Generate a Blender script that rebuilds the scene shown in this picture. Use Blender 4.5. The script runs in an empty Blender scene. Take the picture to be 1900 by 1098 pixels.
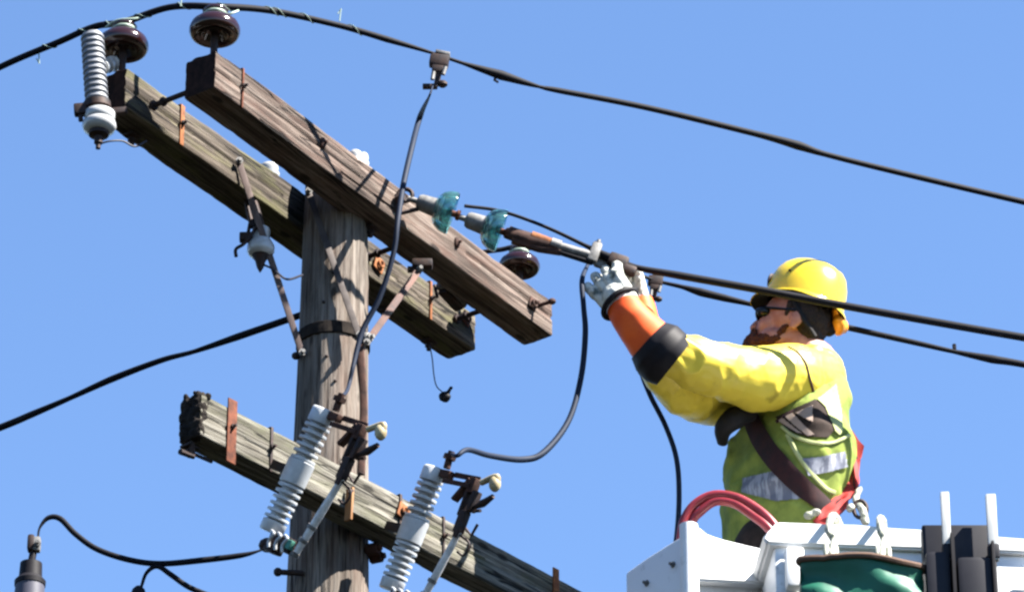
import bpy, bmesh, math, random
from mathutils import Vector, Matrix, noise, Quaternion
from mathutils.bvhtree import BVHTree
R = math.radians
random.seed(7)
S = bpy.context.scene
COL = S.collection

# ------------------------------------------------------------------ camera, sky, sun, exposure
ELEV = R(30.0); DIST = 15.8; FPX = 8700.0
CAM = Vector((330 / (FPX / DIST), -DIST * math.cos(ELEV), 1.6))
cd = bpy.data.cameras.new('camera'); cam = bpy.data.objects.new('camera', cd); COL.objects.link(cam)
cam.location = CAM; cam.rotation_euler = (R(90) + ELEV, 0, 0)
cd.sensor_width = 36.0; cd.lens = FPX / 1900.0 * 36.0; cd.clip_start = .1; cd.clip_end = 5000
S.camera = cam
SUN_EL = R(50); SUN_DIR = Vector((.95 * math.cos(SUN_EL), -.38 * math.cos(SUN_EL), math.sin(SUN_EL))).normalized()
w = bpy.data.worlds.new('World'); S.world = w; w.use_nodes = True
nt = w.node_tree; bg = nt.nodes['Background']
sky = nt.nodes.new('ShaderNodeTexSky'); sky.sky_type = 'NISHITA'; sky.sun_disc = False
sky.sun_elevation = SUN_EL; sky.sun_rotation = math.atan2(SUN_DIR.x, SUN_DIR.y)
sky.air_density = 1.0; sky.dust_density = 0.05; sky.ozone_density = 6.0; sky.altitude = 900
nt.links.new(sky.outputs[0], bg.inputs[0]); bg.inputs[1].default_value = 0.05
sl = bpy.data.lights.new('sun', 'SUN'); sl.energy = 5.0; sl.angle = R(.5); sl.color = (1, .95, .87)
so = bpy.data.objects.new('sun', sl); COL.objects.link(so); so.rotation_euler = SUN_DIR.to_track_quat('Z', 'Y').to_euler()
S.view_settings.view_transform = 'Standard'; S.view_settings.look = 'None'; S.view_settings.exposure = 2.62
S.view_settings.gamma = 1
S.cycles.pixel_filter_type = 'BLACKMAN_HARRIS'; S.cycles.filter_width = 2.5

_f = Vector((0, math.cos(ELEV), math.sin(ELEV))); _u = Vector((0, -math.sin(ELEV), math.cos(ELEV)))
def ray(px, py): return _f + Vector((1, 0, 0)) * ((px - 950) / FPX) + _u * ((549 - py) / FPX)
def at(px, py, Y):
    d = ray(px, py); return CAM + d * ((Y - CAM.y) / d.y)
def atZ(px, py, Z):
    d = ray(px, py); return CAM + d * ((Z - CAM.z) / d.z)
def path(pts, Y0=None, Y1=None):
    """points (px,py[,Y]) ; Y interpolated by px length when absent"""
    n = len(pts); out = []
    for i, p in enumerate(pts):
        Y = p[2] if len(p) > 2 else Y0 + (Y1 - Y0) * i / (n - 1)
        out.append(at(p[0], p[1], Y))
    return out
def smooth(pts, k=8):
    P = [pts[0] * 2 - pts[1]] + list(pts) + [pts[-1] * 2 - pts[-2]]; out = []
    for i in range(1, len(P) - 2):
        a, b, c, d = P[i - 1], P[i], P[i + 1], P[i + 2]
        for j in range(k):
            t = j / k
            out.append(.5 * ((2 * b) + (c - a) * t + (2 * a - 5 * b + 4 * c - d) * t * t + (3 * b - a - 3 * c + d) * t ** 3))
    out.append(P[-2].copy()); return out

# ------------------------------------------------------------------ mesh helpers
class MB:
    def __init__(s): s.bm = bmesh.new()
    def rings(s, rings, cap=True):
        vs = [[s.bm.verts.new(p) for p in r] for r in rings]; n = len(vs[0])
        for a, b in zip(vs, vs[1:]):
            for i in range(n): s.bm.faces.new((a[i], a[(i + 1) % n], b[(i + 1) % n], b[i]))
        if cap:
            s.bm.faces.new(list(reversed(vs[0]))); s.bm.faces.new(vs[-1])
        return s
    def tube(s, pts, r, seg=10, cap=True, flat=1.0, upv=None):
        n = len(pts); rr = r if isinstance(r, (list, tuple)) else [r] * n
        if len(rr) != n:
            rr = [rr[0] + 0 for _ in range(n)] if len(rr) == 1 else [_lerp(rr, i / (n - 1)) for i in range(n)]
        T = [(pts[min(i + 1, n - 1)] - pts[max(i - 1, 0)]).normalized() for i in range(n)]
        u = upv.copy() if upv else (Vector((0, 0, 1)) if abs(T[0].z) < .9 else Vector((1, 0, 0)))
        out = []
        for i in range(n):
            u = (u - T[i] * u.dot(T[i])).normalized(); v = T[i].cross(u)
            out.append([pts[i] + (u * math.cos(a) + v * math.sin(a) * flat) * rr[i] for a in [2 * math.pi * k / seg for k in range(seg)]])
        return s.rings(out, cap)
    def lathe(s, prof, M, seg=28, cap=True):
        return s.rings([[M @ Vector((r * math.cos(a), r * math.sin(a), z)) for a in [2 * math.pi * k / seg for k in range(seg)]] for r, z in prof], cap)
    def box(s, M, sx, sy, sz, bev=0):
        b = bmesh.new(); bmesh.ops.create_cube(b, size=1)
        for v in b.verts: v.co = Vector((v.co.x * sx, v.co.y * sy, v.co.z * sz))
        if bev: bmesh.ops.bevel(b, geom=b.edges[:], offset=bev, segments=2, affect='EDGES', profile=.6)
        bmesh.ops.transform(b, matrix=M, verts=b.verts); s.add(b); return s
    def ball(s, c, r, q=None, seg=20):
        b = bmesh.new(); bmesh.ops.create_uvsphere(b, u_segments=seg, v_segments=seg // 2, radius=1)
        r = r if hasattr(r, '__len__') else (r, r, r)
        M = Matrix.Translation(c) @ (q.to_matrix().to_4x4() if q else Matrix()) @ Matrix.Diagonal((r[0], r[1], r[2], 1))
        bmesh.ops.transform(b, matrix=M, verts=b.verts); s.add(b); return s
    def capsule(s, p0, p1, r0, r1, seg=14):
        d = (p1 - p0); L = d.length; d.normalize(); q = d.to_track_quat('Z', 'Y')
        prof = [(max(1e-4, r0 * math.sin(a)), -r0 * math.cos(a)) for a in [math.pi / 2 * k / 5 for k in range(6)]]
        prof += [(max(1e-4, r1 * math.cos(a)), L + r1 * math.sin(a)) for a in [math.pi / 2 * k / 5 for k in range(6)]]
        return s.lathe(prof, Matrix.Translation(p0) @ q.to_matrix().to_4x4(), seg)
    def chain(s, pts, rr, seg=14):
        for i in range(len(pts) - 1): s.capsule(pts[i], pts[i + 1], rr[i], rr[i + 1], seg)
        return s
    def prism(s, poly, M, d):
        """poly in local xz, extruded along local y 0..d"""
        a = [s.bm.verts.new(M @ Vector((x, 0, z))) for x, z in poly]; b = [s.bm.verts.new(M @ Vector((x, d, z))) for x, z in poly]
        n = len(a)
        s.bm.faces.new(a); s.bm.faces.new(list(reversed(b)))
        for i in range(n): s.bm.faces.new((a[i], b[i], b[(i + 1) % n], a[(i + 1) % n]))
        return s
    def add(s, b):
        m = bpy.data.meshes.new('tmp'); b.to_mesh(m); b.free(); s.bm.from_mesh(m); bpy.data.meshes.remove(m)
def _lerp(a, t):
    x = t * (len(a) - 1); i = min(int(x), len(a) - 2); return a[i] + (a[i + 1] - a[i]) * (x - i)

MW = {}
def thing(name, label, cat, loc=(0, 0, 0), rot=None, group=None):
    o = bpy.data.objects.new(name, None); COL.objects.link(o); o.empty_display_size = .05
    o.location = loc
    if rot is not None: o.rotation_euler = rot
    MW[o.name] = Matrix.Translation(Vector(loc)) @ (o.rotation_euler.to_matrix().to_4x4())
    o['label'] = label; o['category'] = cat
    if group: o['group'] = group
    return o
def part(name, mb, mat, parent=None, label=None, local=False, sharp=35, wob=None):
    bm = mb.bm if isinstance(mb, MB) else mb
    bmesh.ops.recalc_face_normals(bm, faces=bm.faces)
    if parent is not None and not local:
        bmesh.ops.transform(bm, matrix=MW[parent.name].inverted(), verts=bm.verts)
    for f in bm.faces: f.smooth = True
    for e in bm.edges:
        if len(e.link_faces) == 2 and e.calc_face_angle(0) > R(sharp): e.smooth = False
    me = bpy.data.meshes.new(name); bm.to_mesh(me); bm.free()
    me.materials.append(mat)
    o = bpy.data.objects.new(name, me); COL.objects.link(o)
    if parent is not None:
        o.parent = parent; MW[o.name] = MW[parent.name].copy()
    else: MW[o.name] = Matrix()
    if label: o['label'] = label
    return o
def single(name, mb, mat, label, cat, loc, group=None, sharp=35):
    """a thing that is one mesh, origin at loc"""
    bm = mb.bm; bmesh.ops.translate(bm, vec=-Vector(loc), verts=bm.verts)
    o = part(name, bm, mat, None, None, True, sharp); o.location = loc
    MW[o.name] = Matrix.Translation(Vector(loc)); o['label'] = label; o['category'] = cat
    if group: o['group'] = group
    return o
def blended(mb, voxel, it=6, fac=.6, disp=None):
    """fuse overlapping closed shapes into ONE continuous surface"""
    bmesh.ops.recalc_face_normals(mb.bm, faces=mb.bm.faces)
    me = bpy.data.meshes.new('b'); mb.bm.to_mesh(me); mb.bm.free(); o = bpy.data.objects.new('b', me); COL.objects.link(o)
    m = o.modifiers.new('r', 'REMESH'); m.mode = 'VOXEL'; m.voxel_size = voxel
    m = o.modifiers.new('s', 'SMOOTH'); m.factor = fac; m.iterations = it
    dg = bpy.context.evaluated_depsgraph_get(); ev = o.evaluated_get(dg); em = bpy.data.meshes.new_from_object(ev)
    out = MB(); out.bm.from_mesh(em); bpy.data.objects.remove(o); bpy.data.meshes.remove(me); bpy.data.meshes.remove(em)
    if disp:
        out.bm.normal_update()
        for v in out.bm.verts: v.co += v.normal * disp(v.co)
    return out

# ------------------------------------------------------------------ materials
ALB = .70
def mat(name, col, rough=.6, metal=0, spec=.5, noise_s=None, col2=None, bump=0, nscale=20, coat=0, stretch=(1, 1, 1), trans=0, ior=1.45, fac=(.35, .65), detail=6, sheen=0):
    m = bpy.data.materials.new(name); m.use_nodes = True; t = m.node_tree; b = t.nodes['Principled BSDF']
    if not trans:
        col = tuple(c * ALB for c in col); col2 = tuple(c * ALB for c in col2) if col2 else None
    b.inputs['Base Color'].default_value = (*col, 1); b.inputs['Roughness'].default_value = rough
    b.inputs['Metallic'].default_value = metal; b.inputs['Specular IOR Level'].default_value = spec
    b.inputs['Coat Weight'].default_value = coat; b.inputs['Coat Roughness'].default_value = .15
    b.inputs['Transmission Weight'].default_value = trans; b.inputs['IOR'].default_value = ior
    if col2 is not None or bump:
        tc = t.nodes.new('ShaderNodeTexCoord'); mp = t.nodes.new('ShaderNodeMapping'); mp.inputs['Scale'].default_value = stretch
        nz = t.nodes.new('ShaderNodeTexNoise'); nz.inputs['Scale'].default_value = nscale; nz.inputs['Detail'].default_value = detail
        nz.inputs['Roughness'].default_value = .6
        t.links.new(tc.outputs['Object'], mp.inputs[0]); t.links.new(mp.outputs[0], nz.inputs['Vector'])
        if col2 is not None:
            cr = t.nodes.new('ShaderNodeValToRGB'); cr.color_ramp.elements[0].position = fac[0]; cr.color_ramp.elements[1].position = fac[1]
            cr.color_ramp.elements[0].color = (*col2, 1); cr.color_ramp.elements[1].color = (*col, 1)
            t.links.new(nz.outputs[0], cr.inputs[0]); t.links.new(cr.outputs[0], b.inputs['Base Color'])
        if bump:
            bp = t.nodes.new('ShaderNodeBump'); bp.inputs['Strength'].default_value = bump; bp.inputs['Distance'].default_value = .004
            t.links.new(nz.outputs[0], bp.inputs['Height']); t.links.new(bp.outputs[0], b.inputs['Normal'])
    return m
def wood(name, light, mid, dark, stain=None, axis=0, seed=0, stain_amt=.5, stain_scale=4):
    """weathered timber: long grain, splits along the grain, knots, lichen / stain patches. axis = grain axis in object space"""
    m = bpy.data.materials.new(name); m.use_nodes = True; t = m.node_tree; N = t.nodes; L = t.links; b = N['Principled BSDF']
    b.inputs['Roughness'].default_value = .85; b.inputs['Specular IOR Level'].default_value = .15
    light, mid, dark = [tuple(c * .72 for c in q) for q in (light, mid, dark)]; stain = tuple(c * .72 for c in stain) if stain else None
    tc = N.new('ShaderNodeTexCoord')
    def mapped(s_along, s_cross, off=0):
        mp = N.new('ShaderNodeMapping'); sc = [s_cross] * 3; sc[axis] = s_along
        mp.inputs['Scale'].default_value = sc; mp.inputs['Location'].default_value = (off + seed, off * 2 + seed, off)
        L.new(tc.outputs['Object'], mp.inputs[0]); return mp
    def nz(mp, d=6, r=.6, dist=0):
        n = N.new('ShaderNodeTexNoise'); n.inputs['Scale'].default_value = 1; n.inputs['Detail'].default_value = d
        n.inputs['Roughness'].default_value = r; n.inputs['Distortion'].default_value = dist; L.new(mp.outputs[0], n.inputs['Vector']); return n
    def ramp(src, els):
        c = N.new('ShaderNodeValToRGB'); e = c.color_ramp.elements
        while len(e) < len(els): e.new(.5)
        for i, (p, q) in enumerate(els): e[i].position = p; e[i].color = (*q, 1)
        L.new(src, c.inputs[0]); return c
    def mix(f, a, c, mode='MIX'):
        x = N.new('ShaderNodeMix'); x.data_type = 'RGBA'; x.blend_type = mode
        if isinstance(f, float): x.inputs[0].default_value = f
        else: L.new(f, x.inputs[0])
        L.new(a, x.inputs[6]); 
        if isinstance(c, tuple): x.inputs[7].default_value = (*c, 1)
        else: L.new(c, x.inputs[7])
        return x.outputs[2]
    grain = nz(mapped(2.2, 60, 1), 8, .65, .3)
    c1 = ramp(grain.outputs[0], [(.32, dark), (.47, mid), (.60, light)])
    big = nz(mapped(1.5, 9, 5), 4)
    c2 = ramp(big.outputs[0], [(.35, tuple(x * .6 for x in mid)), (.6, (1, 1, 1))])
    fib = nz(mapped(7, 190, 23), 4, .7); c3 = ramp(fib.outputs[0], [(.34, (.30, .27, .25)), (.52, (1, 1, 1))])
    col = mix(.55, c1.outputs[0], c2.outputs[0], 'MULTIPLY'); col = mix(.75, col, c3.outputs[0], 'MULTIPLY')
    if stain:
        sn = nz(mapped(stain_scale, stain_scale * 4, 9), 5, .7)
        sr = ramp(sn.outputs[0], [(.48, (0, 0, 0)), (.62, (stain_amt,) * 3)])
        col = mix(sr.outputs[0], col, stain)
    cr = nz(mapped(.9, 26, 13), 3, .5, .6)      # splits : thin band of the noise
    ck = ramp(cr.outputs[0], [(.487, (0, 0, 0)), (.497, (1, 1, 1)), (.503, (1, 1, 1)), (.513, (0, 0, 0))])
    gate = nz(mapped(1.1, 3, 17), 2); gr = ramp(gate.outputs[0], [(.42, (0, 0, 0)), (.5, (1, 1, 1))])
    g = mix(1.0, ck.outputs[0], gr.outputs[0], 'MULTIPLY')
    col = mix(g, col, tuple(x * .22 for x in dark))
    vo = N.new('ShaderNodeTexVoronoi'); vo.inputs['Scale'].default_value = 1; L.new(mapped(5, 13, 3).outputs[0], vo.inputs['Vector'])
    kr = ramp(vo.outputs['Distance'], [(.10, (.85,) * 3), (.17, (0, 0, 0))])
    col = mix(kr.outputs[0], col, tuple(x * .35 for x in dark))
    L.new(col, b.inputs['Base Color'])
    ma = N.new('ShaderNodeMath'); ma.operation = 'SUBTRACT'; L.new(grain.outputs[0], ma.inputs[0]); L.new(g, ma.inputs[1])
    bp = N.new('ShaderNodeBump'); bp.inputs['Strength'].default_value = .9; bp.inputs['Distance'].default_value = .007
    L.new(ma.outputs[0], bp.inputs['Height']); L.new(bp.outputs[0], b.inputs['Normal'])
    return m
M_armA = wood('weathered_brown_timber', (.235, .188, .160), (.115, .084, .068), (.028, .017, .013), (.11, .05, .035), 0, 0, .35)
M_armB = wood('lichened_timber', (.165, .138, .112), (.075, .060, .046), (.016, .011, .009), (.13, .13, .05), 0, 4.3, .42)
M_armC = wood('pale_greenish_timber', (.27, .255, .22), (.135, .124, .10), (.030, .026, .020), (.10, .11, .05), 0, 8.1, .35, 3)
M_pole = wood('pole_timber', (.30, .262, .228), (.215, .180, .152), (.075, .055, .043), (.13, .08, .06), 2, 2.2, .45, 2)
M_rust = mat('rusty_steel', (.17, .05, .022), .85, .2, .3, col2=(.05, .016, .010), bump=.4, nscale=30)
M_orust = mat('orange_rust', (.30, .11, .035), .85, 0, .3, col2=(.13, .042, .016), bump=.4, nscale=30)
M_steel = mat('dark_aged_steel', (.022, .019, .022), .65, .3, .3, col2=(.045, .022, .016), bump=.3, nscale=40)
M_galv = mat('galvanised_steel', (.22, .215, .21), .6, .25, .5, col2=(.11, .105, .10), bump=.2, nscale=40)
M_brace = mat('dull_brace_steel', (.14, .10, .095), .7, .3, .4, col2=(.07, .048, .042), bump=.2, nscale=30, stretch=(1, 1, .3))
M_cable = mat('black_cable_jacket', (.006, .006, .010), .7, 0, .12, bump=.15, nscale=60)
M_jump = mat('blue_black_jumper_jacket', (.008, .015, .034), .65, 0, .15, bump=.1, nscale=60)
M_drust = mat('dark_brown_rust', (.085, .038, .026), .85, .1, .3, col2=(.03, .014, .011), bump=.4, nscale=30)
M_dbrace = mat('dark_grey_brace', (.075, .06, .055), .7, .2, .3, col2=(.04, .03, .028), nscale=20)
M_rbrace = mat('reddish_brace', (.13, .06, .045), .75, .1, .3, col2=(.05, .03, .028), nscale=14)
M_bush = mat('dark_slate_glaze', (.07, .07, .10), .55, 0, .3, col2=(.05, .05, .07), nscale=12)
M_char = mat('charred_wood', (.012, .010, .010), .95, 0, .1, col2=(.03, .024, .02), bump=.8, nscale=30)
M_endshade = mat('shade_dark_end_grain', (.035, .018, .015), .9, 0, .1, col2=(.012, .008, .008), bump=.5, nscale=40)  # end grain, darkened further to put the arm ends' shade into colour
M_strand = mat('bare_strand', (.03, .03, .045), .6, .1, .3)
M_frayed = mat('pale_tie_wire', (.30, .38, .32), .5, .3, .5)
M_brown = mat('brown_glazed_porcelain', (.022, .006, .005), .15, 0, .5, coat=.2)
M_gray = mat('gray_porcelain', (.62, .64, .66), .35, 0, .4, col2=(.40, .42, .44), nscale=12, coat=.0, bump=.1)
M_white = mat('white_porcelain', (.5, .52, .54), .25, 0, .5, col2=(.36, .36, .36), nscale=14, coat=.3)
M_cream = mat('cream_eye', (.50, .44, .27), .5, 0, .5, col2=(.28, .21, .10), nscale=25)
M_tube = mat('weathered_fuse_tube', (.80, .80, .80), .6, 0, .4, col2=(.42, .40, .38), bump=.3, nscale=30)
M_glass = mat('green_glass', (.24, .56, .58), .04, 0, .5, trans=.93, ior=1.5)
M_teal = mat('verdigris', (.07, .30, .25), .7, 0, .4, col2=(.03, .14, .10), nscale=60)
M_yel = mat('yellow_rubber', (.76, .60, .065), .42, 0, .3, col2=(.30, .22, .03), nscale=9, fac=(.26, .40), bump=.2, coat=.0)
M_cape = mat('lit_through_brim_orange', (.95, .40, .03), .4, 0, .4, col2=(.85, .30, .02), nscale=20)
M_dgray = mat('dull_gray_glaze', (.20, .21, .235), .5, 0, .4, col2=(.14, .15, .17), nscale=14)
M_oran = mat('orange_rubber', (.95, .15, .02), .6, 0, .25, col2=(.75, .08, .012), nscale=9, bump=.1)
M_blk = mat('black_rubber', (.009, .008, .011), .6, 0, .15, bump=.15, nscale=25)
M_glove = mat('pale_leather', (.66, .66, .60), .8, 0, .2, col2=(.13, .15, .14), nscale=26, bump=.7, fac=(.36, .52))
M_skin = mat('sunburnt_skin', (.50, .25, .19), .5, 0, .4, col2=(.36, .14, .095), nscale=26, bump=.3)
M_beard = mat('ginger_brown_beard', (.13, .050, .032), .9, 0, .1, col2=(.05, .020, .014), nscale=70, bump=1.0, fac=(.3, .75))
M_hair = mat('dark_brown_hair', (.03, .018, .014), .75, 0, .3, col2=(.012, .008, .008), nscale=80, bump=.9)
M_hat = mat('yellow_hard_hat', (.84, .62, .03), .25, 0, .5, col2=(.80, .56, .025), nscale=6, coat=.35)
M_lens = mat('black_lens', (.005, .005, .006), .25, 0, .3)
M_vest = mat('lime_vest_cloth', (.30, .36, .075), .85, 0, .15, col2=(.15, .20, .045), nscale=11, bump=.6, detail=4)
M_vyel = mat('pale_vest_trim', (.52, .56, .27), .8, 0, .2, col2=(.36, .40, .17), nscale=14, bump=.5)
M_refl = mat('silver_reflective_tape', (.38, .39, .44), .5, .1, .5, col2=(.17, .18, .23), nscale=55, bump=.2, fac=(.46, .54), stretch=(1, 1, .12))
M_shirt = mat('brown_shirt', (.045, .030, .024), .9, 0, .2, col2=(.02, .014, .012), nscale=20)
M_stripe = mat('cream_shirt_stripe', (.36, .28, .23), .9, 0, .2, col2=(.4, .3, .25), nscale=20)
M_harn = mat('dark_maroon_webbing', (.045, .012, .012), .8, 0, .3, col2=(.018, .008, .010), nscale=20, bump=.4)
M_hblk = mat('black_webbing', (.010, .009, .010), .75, 0, .3, bump=.4, nscale=60)
M_red = mat('red_webbing', (.36, .022, .015), .7, 0, .3, col2=(.32, .02, .02), nscale=16, bump=.4)
M_hose = mat('red_hose', (.30, .025, .035), .35, 0, .5, col2=(.20, .015, .022), nscale=14)
M_fib = mat('white_fibreglass', (.86, .87, .88), .45, 0, .4, col2=(.40, .40, .38), nscale=16, coat=.05, bump=.15, fac=(.26, .40), detail=9)
M_green = mat('green_vinyl', (.012, .13, .08), .5, 0, .3, col2=(.008, .09, .055), nscale=6, bump=.7, detail=3)
M_brim = mat('brown_bag_hem', (.14, .085, .06), .85, 0, .2, col2=(.13, .08, .06), nscale=30, bump=.5)
M_plast = mat('black_plastic', (.012, .012, .018), .5, 0, .2, col2=(.018, .018, .024), nscale=9)
M_rope = mat('white_rope', (.5, .5, .44), .8, 0, .2, col2=(.32, .33, .25), nscale=50, bump=.7)
M_pwhite = mat('white_handle_plastic', (.55, .56, .55), .4, 0, .5, col2=(.46, .47, .46), nscale=12)
M_grass = mat('ground_grass', (.015, .017, .010), .95, 0, .05, col2=(.012, .011, .008), nscale=.6)
M_tan = mat('tan_wood_tag', (.34, .17, .07), .75, 0, .3, col2=(.22, .10, .04), nscale=20, stretch=(3, 3, .5))

# ------------------------------------------------------------------ ground and pole
g = MB(); bmesh.ops.create_grid(g.bm, x_segments=8, y_segments=8, size=1500)
go = part('ground', g, M_grass); go['kind'] = 'structure'

PR = lambda z: .107 + max(0, 9.9 - z) * .0165
pole = thing('utility_pole', 'tall weathered wooden utility pole carrying three slanting timber crossarms', 'utility pole', (0, 0, 0))
m = MB(); rings = []
zs = [0 + i * .4 for i in range(19)] + [7.5 + i * .03 for i in range(84)]
for z in zs:
    r = PR(z); ring = []
    for k in range(120):
        a = 2 * math.pi * k / 120; c, s_ = math.cos(a), math.sin(a)
        d = noise.noise(Vector((c * 4, s_ * 4, z * .5))) * .004 - .0025 * max(0, 1 - abs(noise.noise(Vector((c * 6, s_ * 6, z * .35 + 3)))) / .035) - .0012 * max(0, 1 - abs(noise.noise(Vector((c * 11, s_ * 11, z * .6 + 9)))) / .05) + noise.noise(Vector((c * 14, s_ * 14, z * .9 + 7))) * .003 + noise.noise(Vector((c * 5, s_ * 5, z * 6))) * .0015
        ring.append(Vector(((r + d) * c, (r + d) * s_, z)))
    rings.append(ring)
m.rings(rings); part('shaft', m, M_pole, pole)
def pole_band(z, h, mat_, name='pole_band', t=.006):
    b = MB(); r = PR(z) + t
    b.lathe([(r, z - h / 2), (r + .002, z - h / 2 + .002), (r + .002, z + h / 2 - .002), (r, z + h / 2)], Matrix(), 40)
    return part(name, b, mat_, pole)
def on_pole(px, py, out=0.0):
    """point on the pole surface seen at this pixel"""
    d = ray(px, py); z = 9.0
    for _ in range(5):
        r = PR(z) + out; a = d.x ** 2 + d.y ** 2; b = 2 * (CAM.x * d.x + CAM.y * d.y); c = CAM.x ** 2 + CAM.y ** 2 - r * r
        q = b * b - 4 * a * c
        t = (-b - math.sqrt(max(q, 0))) / (2 * a); p = CAM + d * t; z = p.z
    return p
zb = on_pole(625, 606).z
pole_band(zb, .045, M_char)
for px, py in ((612, 470), (618, 505), (606, 660), (622, 706), (600, 560)):
    p = on_pole(px, py, .002); b = MB(); b.ball(p, .006, seg=8); part('nail_head', b, M_steel, pole)

# ------------------------------------------------------------------ crossarms
ARM = {}
def arm(key, p, q, Z, width, h, mat_, label, ext0=0, ext1=0, seed=0, bow=0, top_cut=0):
    a = atZ(p[0], p[1], Z); e = atZ(q[0], q[1], Z); d = (e - a); d.z = 0; L = d.length; d.normalize()
    a = a - d * ext0; L += ext0 + ext1; az = math.atan2(d.y, d.x)
    o = thing('crossarm', label, 'crossarm', tuple(a), (0, 0, az), 'timber crossarms on the pole')
    ARM[key] = dict(o=o, a=a, d=d, n=Vector((d.y, -d.x, 0)), L=L, w=width, h=h, Z=Z, az=az)
    mb = MB(); rings = []; NS = 170
    sec = []; nc = 5; cr = .007
    for (cy, cz, a0) in ((width - cr, h - cr, 0), (cr, h - cr, 90), (cr, cr, 180), (width - cr, cr, 270)):
        for i in range(4): sec.append((cy + cr * math.cos(R(a0 + i * 30)), cz + cr * math.sin(R(a0 + i * 30))))
    full = []
    for i in range(len(sec)):
        y0, z0 = sec[i]; y1, z1 = sec[(i + 1) % len(sec)]; k = 16 if math.hypot(y1 - y0, z1 - z0) > .03 else 1
        for j in range(k): full.append((y0 + (y1 - y0) * j / k, z0 + (z1 - z0) * j / k))
    for s in range(NS + 1):
        x = L * s / NS; ring = []
        for (y, z) in full:
            cy, cz = y - width / 2, z - h / 2
            f = 1 + noise.noise(Vector((x * 1.6 + seed, y * 30, z * 30))) * .035 + noise.noise(Vector((x * 9 + seed, y * 60, z * 60))) * .02
            if s in (0, NS): f *= .975
            edge = min(abs(abs(cy) - width / 2), 1) + min(abs(abs(cz) - h / 2), 1)
            if edge < .012:
                f -= .055 * max(0, noise.noise(Vector((x * 14 + seed, (y > width / 2) * 7, (z > h / 2) * 9))) - .12)
            if y < .003 and .01 < z < h - .01:        # weather splits in the open face
                zz = h * (.5 + .25 * noise.noise(Vector((x * .8, seed, 3)))); zz2 = h * (.3 + .2 * noise.noise(Vector((x * .9, seed, 8))))
                if (abs(z - zz) < .006 and noise.noise(Vector((x * 1.3, seed, 0))) > -.1) or (abs(z - zz2) < .006 and noise.noise(Vector((x * 1.7, seed, 5))) > .1): f -= .10
            xx = x + (noise.noise(Vector((y * 40, z * 40, seed + s))) * .006 if s in (0, 1, NS - 1, NS) else 0)
            ring.append(Vector((xx, width / 2 + cy * f, h / 2 + cz * f)))
        rings.append(ring)
    mb.rings(rings); tb = part('timber', mb, mat_, o, local=True, sharp=50); tb.data.materials.append(M_endshade)
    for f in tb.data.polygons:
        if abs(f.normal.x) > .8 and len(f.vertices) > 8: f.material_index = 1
    return o
ZC = CAM.z + DIST * math.sin(ELEV)
armA = arm('A', (399, 163), (1025, 624), ZC + .27, .125, .143, M_armA, 'pale brown crossarm passing in front of the pole top, nearest of the upper pair', seed=1)
armB = arm('B', (232, 196), (882, 650), ZC + .27, .125, .146, M_armB, 'greenish lichened crossarm behind the pole top, farther of the upper pair', seed=5)
armC = arm('C', (372, 807), (1000, 1128), ZC - .955, .095, .15, M_armC, 'lowest crossarm, pale grey green, running down to the right past two fuse cutouts', ext1=.35, seed=9)
def face(key, px, py, out=0.0):
    """(x along, z up) on the camera-side face of an arm"""
    A = ARM[key]; d = ray(px, py); n = A['n']; p0 = A['a'] + n * out
    p = CAM + d * ((p0 - CAM).dot(n) / d.dot(n)); return (p - A['a']).dot(A['d']), p.z - A['Z'], p
def aw(key, x, y, z):
    """arm-local to world: y>0 goes to the far side"""
    A = ARM[key]; return A['a'] + A['d'] * x - A['n'] * y + Vector((0, 0, z))
def nut(mb, c, ax, r=.014, h=.012):
    q = ax.to_track_quat('Z', 'Y').to_matrix().to_4x4(); mb.lathe([(r, 0), (r, h)], Matrix.Translation(c) @ q, 6)
    mb.lathe([(r * .55, h), (r * .5, h + .012)], Matrix.Translation(c) @ q, 10); return mb
def strap(key, px, py, wdt, mat_, up=.004, down=.004, tilt=0, name='strap', around=False, dark=None):
    """flat steel strap on the near face, optionally wrapped round the arm"""
    A = ARM[key]; x, z, p = face(key, px, py); h = A['h']; W = A['w']
    mb = MB(); t = .005
    mb.box(Matrix.Translation((x, -t / 2 - .001, h / 2 + (up - down) / 2)), wdt, t, h + up + down, .001)
    if around:
        mb.box(Matrix.Translation((x, W / 2, h + t / 2 + .002)), wdt * .96, W + .006, t, .001)
    o = part(name, mb, mat_, A['o'], local=True)
    b = MB(); nut(b, Vector((x, -t - .001, h * .55)), Vector((0, -1, 0)), .009, .007); part('bolt_head', b, M_steel, A['o'], local=True)
    return x
# straps and bolts
strap('A', 449, 160, .008, M_rust, around=True)
strap('B', 337, 215, .020, M_orust, around=True)
strap('B', 798, 560, .012, M_orust, around=True)
strap('C', 428, 812, .040, M_rust, up=.03, down=.045, around=False)
strap('C', 502, 840, .010, M_steel, around=True)
strap('C', 742, 948, .010, M_steel, around=True)
strap('C', 822, 990, .008, M_steel, around=True)
strap('C', 1030, 1085, .030, M_orust, up=.03, down=.03)
for key, px, py in (('A', 597, 280), ('A', 846, 458), ('A', 727, 378), ('B', 283, 250), ('B', 752, 580), ('B', 833, 640), ('C', 380, 835)):
    x, z, p = face(key, px, py); b = MB(); A = ARM[key]
    if key == 'A' and px != 727:
        b.ball(Vector((x, -.004, A['h'] * .62)), (.014, .012, .022), seg=10)
        nut(b, Vector((x, -.006, A['h'] * .62)), Vector((0, -1, 0)), .010, .006); part('bolt_head', b, M_drust, A['o'], local=True)
    else:
        yy = A['w'] * .7
        b.tube([Vector((x, yy, .01)), Vector((x, yy, -.045))], .009, 8); b.box(Matrix.Translation((x, yy, -.012)), .05, .04, .008, .001)
        nut(b, Vector((x, yy, -.02)), Vector((0, 0, -1)), .014, .012); part('pin_bolt', b, M_steel, A['o'], local=True)
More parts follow.
